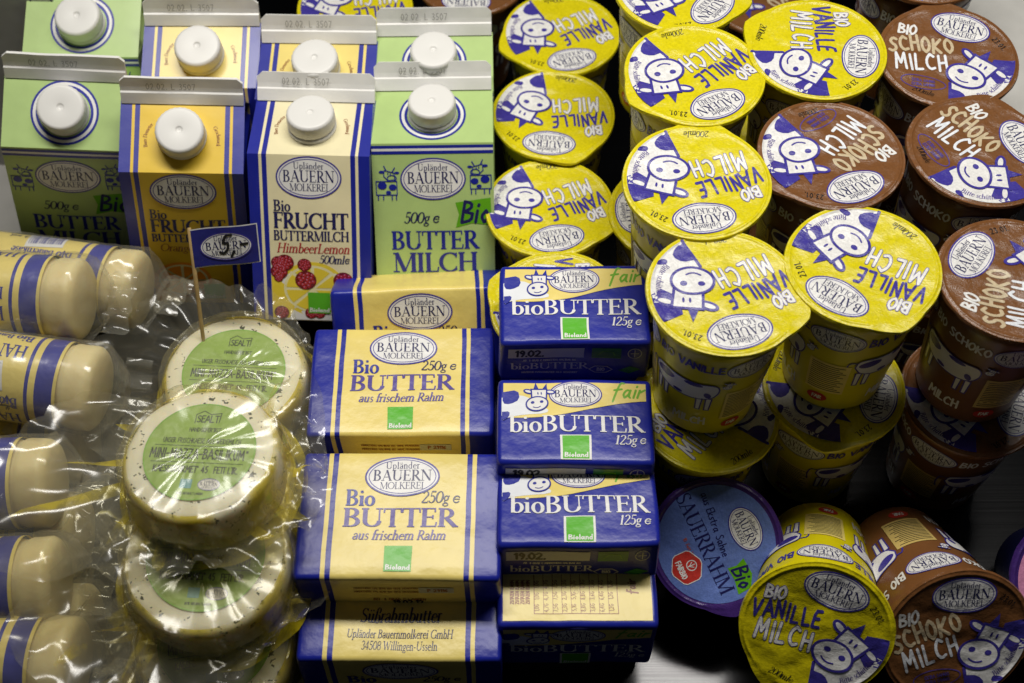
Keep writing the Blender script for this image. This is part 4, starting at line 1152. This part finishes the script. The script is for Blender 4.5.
cartons = [
    ('berry', 308, 155, 36, -2, 0, 'pale yellow fruit buttermilk carton with raspberries and lemon, front row'),
    ('green', 432, 143, 36, 1, 0, 'green buttermilk carton at the right end of the front row, upright white cap'),
    ('orange', 181, 173, 12, 4, 5, 'amber orange fruit buttermilk carton in the front row, behind the little flag'),
    ('green', 63, 149, 8, 3, 6, 'green buttermilk carton at the left end of the front row, above the cheese rolls'),
    ('plain', 199, 88, 18, 1, 1, 'yellow fruit buttermilk carton at the back, behind the amber carton'),
    ('plain', 314, 100, 28, -1, 0, 'yellow fruit buttermilk carton at the back, behind the raspberry carton'),
    ('green', 434, 92, 28, 1, 0, 'green buttermilk carton at the back right, behind the other green one'),
    ('green', 80, 57, 16, 1, 1, 'green buttermilk carton at the back left corner'),
]
for k, px, py, ln, rz, ro, lab in cartons:
    carton(k, px, py, ln, rz, lab, ro)

# ------------------------------------------------------------------ cheese rolls in film
ROLL_R = 0.0232
def roll_meshes(seed):
    n = 48
    # cheese core: several soft discs pressed together, axis x, right end at x = 0
    prof = []
    Lr = .125
    for i in range(0, 100):
        x = -Lr + Lr * i / 99
        e = min(-x, x + Lr)
        r = ROLL_R * (1 - .05 * abs(math.sin((x + .009) * PI / .0165)) ** 14)
        if e < .0045: r *= math.sqrt(max(0, 1 - ((.0045 - e) / .0045) ** 2)) * .16 + .84
        prof.append((x, r))
    V, F = [], []
    for x, r in prof:
        for j in range(n):
            a = 2 * PI * j / n
            q = r * (1 + .05 * nz(x * 40, math.cos(a) * 1.2 + seed, math.sin(a) * 1.2) + .012 * nz(x * 25, math.cos(a) * 5 + seed, math.sin(a) * 5) + .010 * nz(x * 230, a * .3, seed))
            V.append((x, q * math.cos(a), q * math.sin(a)))
    for i in range(len(prof) - 1):
        for j in range(n): F.append((i * n + j, i * n + (j + 1) % n, (i + 1) * n + (j + 1) % n, (i + 1) * n + j))
    F.append(tuple(range((len(prof) - 1) * n, len(prof) * n))); F.append(tuple(range(n))[::-1])
    core = mesh_from('cheese', V, F, [cheese_mat('handkaese', (0.84, 0.72, 0.40))])
    # label band
    lr = ROLL_R + .0008
    lm = lambda u, v, h: (u, (lr + h) * math.cos(-v / lr), (lr + h) * math.sin(-v / lr))
    V, F, I = [], [], []
    xs = [(-.12, 0), (-.100, 1), (-.097, 0), (-.0955, 1), (-.0365, 0), (-.0345, 1), (-.0325, 0), (-.0310, 1), (-.0205, 1)]
    xs = [-.12, -.112, -.097, -.0955, -.094, -.092, -.075, -.055, -.0340, -.0320, -.0303, -.0285, -.0190, -.0172]
    cm = [0, 1, 0, 1, 0, 0, 0, 0, 1, 0, 0, 1, 0]
    for x in xs:
        for j in range(n):
            a = 2 * PI * j / n
            V.append((x, lr * math.cos(a), lr * math.sin(a)))
    for i in range(len(xs) - 1):
        for j in range(n): F.append((i * n + j, i * n + (j + 1) % n, (i + 1) * n + (j + 1) % n, (i + 1) * n + j)); I.append(cm[i])
    band = mesh_from('label_band', V, F, [mat('cream', 'label'), mat('bblue', 'label')], I)
    k = Ink()
    up = lambda a: lr * a
    for a0 in (.9, 2.6, 4.4):
        q = serif('HANDKÄSE', .0085, 'bblue', 1, 1.05); k.add(q, -.0590, up(a0), .044 / q.width, PI, sy=1)
        q = serif('Bio', .0065, 'bblue', 1, 1.05); k.add(q, -.0420, up(a0) + .0105, 1, PI)
        q = serif('Bauernkäse', .0050, 'bblue', 1, 1.0); k.add(q, -.0610, up(a0) + .0105, 1, PI)
        q = serif('mit Edelschimmel', .0040, 'navy', 1, .9, shear=.2); k.add(q, -.0640, up(a0) - .0125, 1, PI)
        q = serif('aus Sauermilchquark', .0034, 'navy', 1, .9, shear=.2); k.add(q, -.0640, up(a0) - .0175, 1, PI)
    k.add(brand_oval(.011, .0075), -.052, up(3.45), 1, PI)
    bc = Ink(); bc.rect(-.011, -.008, .011, .008, 'white', 1)
    for i in range(16): bc.rect(-.0095 + i * .0012, -.005, -.0095 + i * .0012 + (.0003 + (i * 5 % 4) * .0002), .0075, 'bblue', 2)
    k.add(bc, -.057, up(1.75), 1, R(8))
    tri = [(0, .004), (-.0036, -.002), (.0036, -.002)]
    rc_ = Ink(); rc_.stroke(tri, .0008, 'navy', 1, closed=True, cap=False); rc_.add(hand('PP', .002, .0004, 'navy', 1), 0, -.0048, 1)
    k.add(rc_, -.0425, up(1.2), 1)
    txt = k.mesh('lettering', lm, 'label', base=.0002, maxlen=.003)
    # film: follows the roll, gathers to a crumpled end
    V, F = [], []
    fx = [-.125 + .125 * i / 30 for i in range(31)] + [.003, .006, .009, .0115, .014]
    for i, x in enumerate(fx):
        for j in range(n):
            a = 2 * PI * j / n
            if x <= 0: r = ROLL_R + .0018; 
            else: r = (ROLL_R + .0018) * (1 - (x / .014) ** 1.3 * .60)
            cr = 1.3 if x > -.022 else .6
            r += cr * (.0016 * abs(nz(x * 60 + seed, a * 1.9, seed)) + .0012 * nz(x * 150, a * 5, seed + 2)) + (0 if x < -.012 else .0016 * (abs(math.sin(a * 4.5 + seed + 1.3 * nz(a * 2, seed))) - .5) * (x + .012) / .026)
            sq = 1.0 if x < 0 else 1 - .5 * x / .014
            V.append((x + .0015 * nz(a * 3, seed), r * math.cos(a), r * math.sin(a) * sq))
    for i in range(len(fx) - 1):
        for j in range(n): F.append((i * n + j, i * n + (j + 1) % n, (i + 1) * n + (j + 1) % n, (i + 1) * n + j))
    # flat sealed flap at the end
    b = len(V)
    for i in range(7):
        for j in range(20):
            y = (-.5 + j / 19) * .040
            V.append((.012 + i * .0024 + .0015 * nz(j * .6, seed), y, .003 * nz(i * .7, j * .55, seed + 5) + .002 * math.sin(j * 1.1 + seed)))
    for i in range(6):
        for j in range(19): F.append((b + i * 20 + j, b + i * 20 + j + 1, b + (i + 1) * 20 + j + 1, b + (i + 1) * 20 + j))
    fm = mesh_from('film', V, F, [film('roll_film', .24, scale=30, dist=.0040)])
    return core, band, txt, fm
ROLLS = [roll_meshes(s) for s in (1, 2, 3)]
def roll(px, py, z, spin, rz, label, var, ry=0):
    p = at(px, py, z)
    t = thing('cheese_roll', label, 'cheese', T(p) @ RZ(R(rz)) @ RY(R(ry)) @ RX(R(spin)), 'film wrapped cheese rolls')
    m = ROLLS[var]
    link('cheese', m[0], t); b = link('label_band', m[1], t); link('lettering', m[2], b); link('film', m[3], t)
    return t
roll(143, 291, .062, 158, -9, 'cheese roll at the back against the green carton, its round end showing', 0)
roll(86, 300, .090, 190, -4, 'cheese roll lying second from the back, blue band and upside-down lettering', 1)
roll(102, 390, .078, 222, -7, 'cheese roll with barcode and recycling mark, third from the back', 2, 4)
roll(58, 482, .078, 320, 2, 'cheese roll at the left edge beside the top cheese bag', 0)
roll(62, 582, .076, 175, 3, 'cheese roll at the left edge, second from the bottom', 1)
roll(80, 664, .066, 300, -4, 'cheese roll cut by the bottom left corner', 2)
roll(70, 345, .036, 20, -4, 'cheese roll in the lower layer below the lettered one', 0)
roll(92, 440, .040, 80, 3, 'cheese roll in the lower layer behind the plastic bags', 1)
roll(84, 535, .038, 140, -2, 'cheese roll in the lower layer between the two left edge rolls', 2)
roll(96, 628, .034, 250, 2, 'cheese roll in the lower layer near the bottom left', 0)

# ------------------------------------------------------------------ round fresh cheeses in oil bags
CR, CT = 0.040, 0.032
def round_cheese(M, label, seed, rs=1.0):
    t = thing('cheese_bag', label, 'cheese', M, 'round cheeses in oil bags')
    r0 = CR * rs
    n = 64
    prof = [(.0, 0), (r0 * .86, .0), (r0 * .95, .0025), (r0 * .985, .008), (r0, CT * .5), (r0 * .985, CT - .007), (r0 * .962, CT - .0030), (r0 * .925, CT - .0011), (r0 * .86, CT - .0002), (r0 * .77, CT + .0002), (r0 * .5, CT + .0003), (.0005, CT + .0003)]
    V, F = [], []
    for r, z in prof:
        for j in range(n):
            a = 2 * PI * j / n
            q = r * (1 + .022 * nz(math.cos(a) * 2 + seed, math.sin(a) * 2, z * 30) + .008 * nz(math.cos(a) * 7, math.sin(a) * 7 + seed, z * 60))
            V.append((q * math.cos(a), q * math.sin(a), z))
    for i in range(len(prof) - 1):
        for j in range(n): F.append((i * n + j, i * n + (j + 1) % n, (i + 1) * n + (j + 1) % n, (i + 1) * n + j))
    link('cheese', mesh_from('cheese', V, F, [cheese_mat('fresh_cheese', (0.88, 0.85, 0.74), True)]), t)
    # oil between cheese and bag
    V, F = [], []
    op = [(r0 * .915, CT + .0006), (r0 * .955, CT - .0004), (r0 * .99, CT - .0030), (r0 * 1.015, CT - .008), (r0 * 1.04, CT * .6), (r0 * 1.07, CT * .4), (r0 * 1.12, CT * .12), (r0 * 1.22, .002)]
    for i, (r, z) in enumerate(op):
        for j in range(n):
            a = 2 * PI * j / n
            q = r * (1 + (.05 * (i / 7)) * nz(math.cos(a) * 3 + seed, math.sin(a) * 3, i * .6))
            V.append((q * math.cos(a), q * math.sin(a), z + (.002 if i > 2 else .0003) * nz(a * 2, i, seed)))
    for i in range(len(op) - 1):
        for j in range(n): F.append((i * n + j, i * n + (j + 1) % n, (i + 1) * n + (j + 1) % n, (i + 1) * n + j))
    link('oil', mesh_from('oil', V, F, [oil_mat()]), t)
    # printed label
    k = Ink(); rl = r0 * .705
    k.ell(0, 0, rl, rl, 'labelgreen', 1, n=60)
    mf = lambda u, v, h: (u, v, CT + .0006 + h)
    lab = link('label', k.mesh('label', mf, 'label', base=.0002, maxlen=.005), t)
    k = Ink(); k.ring(0, 0, rl * .985, rl * .985, .0004, 'fairgreen', 2)
    q = hand('SEALT', .0042, .0006, 'dusk', 2); k.add(q, 0, rl * .60, .9); k.stroke([(-.0055, rl * .58), (-.0055, rl * .76), (-.002, rl * .84), (.0015, rl * .77), (.0065, rl * .80), (.006, rl * .60)], .0004, 'dusk', 2)
    k.add(hand('HANDGEFERTIGT', .0024, .00035, 'dusk', 2), 0, rl * .40, .9)
    q = hand('UNSER FRISCHKAESE AUS WEIDEMILCH', .0026, .00035, 'dusk', 2); k.add(q, 0, rl * .16, .041 / q.width * .9, sy=1)
    q = hand('MINI-MOZZA-BASILIKUM*', .0052, .0007, 'dusk', 2, xs=.8); k.add(q, 0, -rl * .16, .046 / q.width, sy=1)
    for y in (rl * .10, -rl * .24): k.stroke([(-rl * .82, y), (rl * .82, y)], .0003, 'dusk', 2)
    q = hand('KAESEGOURMET* 45% FETT I.TR.', .0034, .0005, 'dusk', 2, xs=.8); k.add(q, 0, -rl * .44, .040 / q.width, sy=1)
    k.rect(-.0055, -rl * .76, .0000, -rl * .58, 'teal', 2); k.add(brand_oval(.0052, .0032, layer=3), .0080, -rl * .67, 1)
    q = hand('BITTE GEKUEHLT LAGERN', .0016, .0003, 'dusk', 2); k.add(q, 0, -rl * .88, .7)
    link('lettering', k.mesh('lettering', mf, 'label', base=.0002), lab)
    # crumpled clear bag
    rng = random.Random(seed * 13 + 5)
    ph = [rng.uniform(0, 6.28) for _ in range(6)]
    V, F = [], []; na = 120; nr = 34
    def shell(s, a):
        ca, sa = math.cos(a), math.sin(a)
        big = .036 + .018 * math.sin(2 * a + ph[0]) + .010 * math.sin(3 * a + ph[1]) + .006 * math.sin(7 * a + ph[2])
        big = max(.008, big) * (.80 - .42 * ca)
        if s < .42:
            q = s / .42; r = r0 * 1.02 * q; z = CT + .0024
            wr = .0005
        elif s < .62:
            q = (s - .42) / .20; r = r0 * (1.02 + .07 * q); z = CT + .0024 - (CT * .62) * q ** 1.3
            wr = .0014
        else:
            q = (s - .62) / .38; r = r0 * 1.09 + big * q; z = CT * .38 + .0024 - .010 * q + .010 * q * q
            wr = .0045 * (.4 + q)
        f = 1.0
        cr = abs(nz(ca * 2.2 * (1 + s) + seed * 3, sa * 2.2 * (1 + s), s * 3)) * 2 - .5
        c2 = (abs(nz(ca * 4.5 + seed, sa * 4.5 + 9, s * 6)) * 2 - .4) * .7
        zz = z + wr * (1.6 * cr + .9 * c2)
        rr = r + (wr * .9 * nz(a * 4, s * 8, seed) if s > .42 else 0)
        return (rr * ca, rr * sa, max(zz, z * .2))
    V.append(shell(0, 0))
    for i in range(1, nr + 1):
        for j in range(na): V.append(shell(i / nr, 2 * PI * j / na))
    for j in range(na): F.append((0, 1 + j, 1 + (j + 1) % na))
    for i in range(nr - 1):
        for j in range(na):
            a_ = 1 + i * na + j; b_ = 1 + i * na + (j + 1) % na
            F.append((a_, a_ + na, b_ + na, b_))
    # oil gathered in the folds of the bag
    for g in range(11):
        V2, F2 = [], []
        a0 = rng.uniform(0, 6.28); s0, s1 = rng.uniform(.55, .62), rng.uniform(.74, .98); wd = rng.uniform(.03, .11)
        for i in range(9):
            q = i / 8; hw_ = wd * (1 - q) ** .7 * (.4 + .6 * math.sin(q * 2.2 + .6))
            for j in range(5):
                v = shell(s0 + (s1 - s0) * q, a0 + hw_ * (j - 2) / 2 + .12 * q)
                V2.append((v[0], v[1], v[2] - .0008))
        for i in range(8):
            for j in range(4): F2.append((i * 5 + j, i * 5 + j + 1, (i + 1) * 5 + j + 1, (i + 1) * 5 + j))
        link('oil_fold', mesh_from('oil_fold', V2, F2, [oil_mat()]), t)
    link('plastic_bag', mesh_from('plastic_bag', V, F, [film('bag_film', .17, tint=(0.99, 0.975, 0.90), scale=24, dist=.0018)], smooth=True), t)
    return t
def cheese_at(px, py, zt, rz, tx, ty):
    p = at(px, py, zt)
    return T(p) @ RX(R(tx)) @ RY(R(ty)) @ RZ(R(rz)) @ T((0, 0, -CT))
round_cheese(cheese_at(200, 452, .150, -4, -3, -2), 'round white cheese with green label on top of the pile, whole label in view', 1, .94)
round_cheese(cheese_at(206, 556, .112, -2, 2, 2), 'round white cheese in oil bag, second in the pile, label half covered', 2, 1.0)
round_cheese(cheese_at(234, 372, .080, -3, -2, 0), 'round white cheese at the back of the bags, below the little flag', 3, 1.0)
round_cheese(cheese_at(215, 640, .062, 10, 3, 3), 'round cheese in a dark oily bag at the bottom of the pile', 4, 1.0)
round_cheese(cheese_at(215, 505, .072, 40, 0, 0), 'round cheese buried in the middle of the pile', 5, 1.0)

# ------------------------------------------------------------------ little flag on a wooden pick
p = at(203, 337, .082)
top = at(182, 230, .150)
t = thing('price_flag', 'small blue paper flag with handwritten price on a wooden pick stuck in the cheese', 'flag', T(p))
ax = (Vector((top.x, p.y + .032, p.z + .056)) - p)
def pick_mesh():
    V, F = [], []; n = 12
    for i, (s, r) in enumerate(((-.12, .0004), (0, .0011), (.5, .0012), (1.0, .0011), (1.01, .0003))):
        c = ax * s
        for j in range(n): V.append((c.x + r * math.cos(2 * PI * j / n), c.y + r * math.sin(2 * PI * j / n), c.z))
    for i in range(4):
        for j in range(n): F.append((i * n + j, i * n + (j + 1) % n, (i + 1) * n + (j + 1) % n, (i + 1) * n + j))
    COL['wood'] = (0.50, 0.34, 0.14)
    return mesh_from('pick', V, F, [mat('wood', 'paper')])
link('pick', pick_mesh(), t)
FW, FH = .0365, .0225
axn = ax.normalized()
def flag_map(u, v, h):
    s = .995 - (FH / 2 - v) / ax.length
    c = ax * s
    wv = .0012 * math.sin(u * 150) 
    d = Vector((1, 0.10, .06)).normalized()
    nrm = d.cross(axn).normalized()
    if nrm.y > 0: nrm = -nrm
    q = c + d * (u + FW / 2) + nrm * (.0014 + wv + h)
    return (q.x, q.y, q.z)
def sheet(name, off, col):
    V, F = [], []
    for i in range(13):
        for j in range(5): V.append(flag_map(-FW / 2 + FW * i / 12, -FH / 2 + FH * j / 4, off))
    for i in range(12):
        for j in range(4): F.append((i * 5 + j, (i + 1) * 5 + j, (i + 1) * 5 + j + 1, i * 5 + j + 1))
    return mesh_from(name, V, F, [mat(col, 'paper')])
pf = link('paper', sheet('paper', 0, 'white'), t)
k = Ink(); m_ = .0006
k.rect(-FW / 2 + m_, -FH / 2 + m_, FW / 2 - m_, FH / 2 - m_, 'flagblue', 1)
link('blue_print', k.mesh('blue_print', flag_map, 'paper', maxlen=.004), pf)
k = Ink(); k.add(brand_oval(.0142, .0080), .0005, 0, 1)
link('brand_oval', k.mesh('brand_oval', flag_map, 'paper', base=.0003, maxlen=.003), pf)
k = Ink(); k.add(hand('5,-', .0092, .0012, 'black', 4, shear=.3, track=.22), .0035, -.0042, 1.15)
link('handwritten_price', k.mesh('handwritten_price', flag_map, 'paper', base=.0003, maxlen=.003), pf)

# ------------------------------------------------------------------ neighbours at the edges of the photo
def tub():
    p = at(1035, 80, .130)
    t = thing('plastic_tub', 'white translucent plastic tub cut by the right edge behind the chocolate cups', 'tub', T((p.x, p.y + .02, .0012)))
    bm = bmesh.new()
    bmesh.ops.create_cube(bm, size=1)
    for v in bm.verts: v.co = Vector((v.co.x * .10 * (1 + .1 * (v.co.z > 0)), v.co.y * .12 * (1 + .1 * (v.co.z > 0)), (v.co.z + .5) * .118))
    bmesh.ops.bevel(bm, geom=bm.edges[:], offset=.008, segments=3, affect='EDGES')
    me = bpy.data.meshes.new('tub_body'); bm.to_mesh(me); bm.free(); me.materials.append(mat('silver', 'cup')); link('tub_body', me, t)
    bm = bmesh.new(); bmesh.ops.create_cube(bm, size=1)
    for v in bm.verts: v.co = Vector((v.co.x * .116, v.co.y * .138, .1255 + v.co.z * .011))
    bmesh.ops.bevel(bm, geom=bm.edges[:], offset=.004, segments=3, affect='EDGES')
    me = bpy.data.meshes.new('tub_lid'); bm.to_mesh(me); bm.free(); me.materials.append(mat('silver', 'cup')); link('tub_lid', me, t)
tub()

def grey_box():
    p = at(-4, 40, .12)
    M = T((p.x, p.y, .0012)) @ RX(R(-10)) @ T((0, .03, 0))
    t = thing('paper_box', 'plain grey paper box with an oval mark, cut by the top left corner', 'box', M)
    b = link('box_body', box_mesh('box_body', -.035, -.03, 0, .035, .03, .15, mat('stamp', 'board'), .0015), t)
    k = Ink(); k.ell(.026, .125, .007, .012, 'silver', 1); k.ring(.026, .125, .0075, .0125, .0008, 'navy', 2); k.add(serif('BAUERN', .004, 'navy', 2), .026, .123, .5)
    link('brand_oval', k.mesh('brand_oval', lambda u, v, h: (u, -.03 - h, v), 'board'), b)
grey_box()
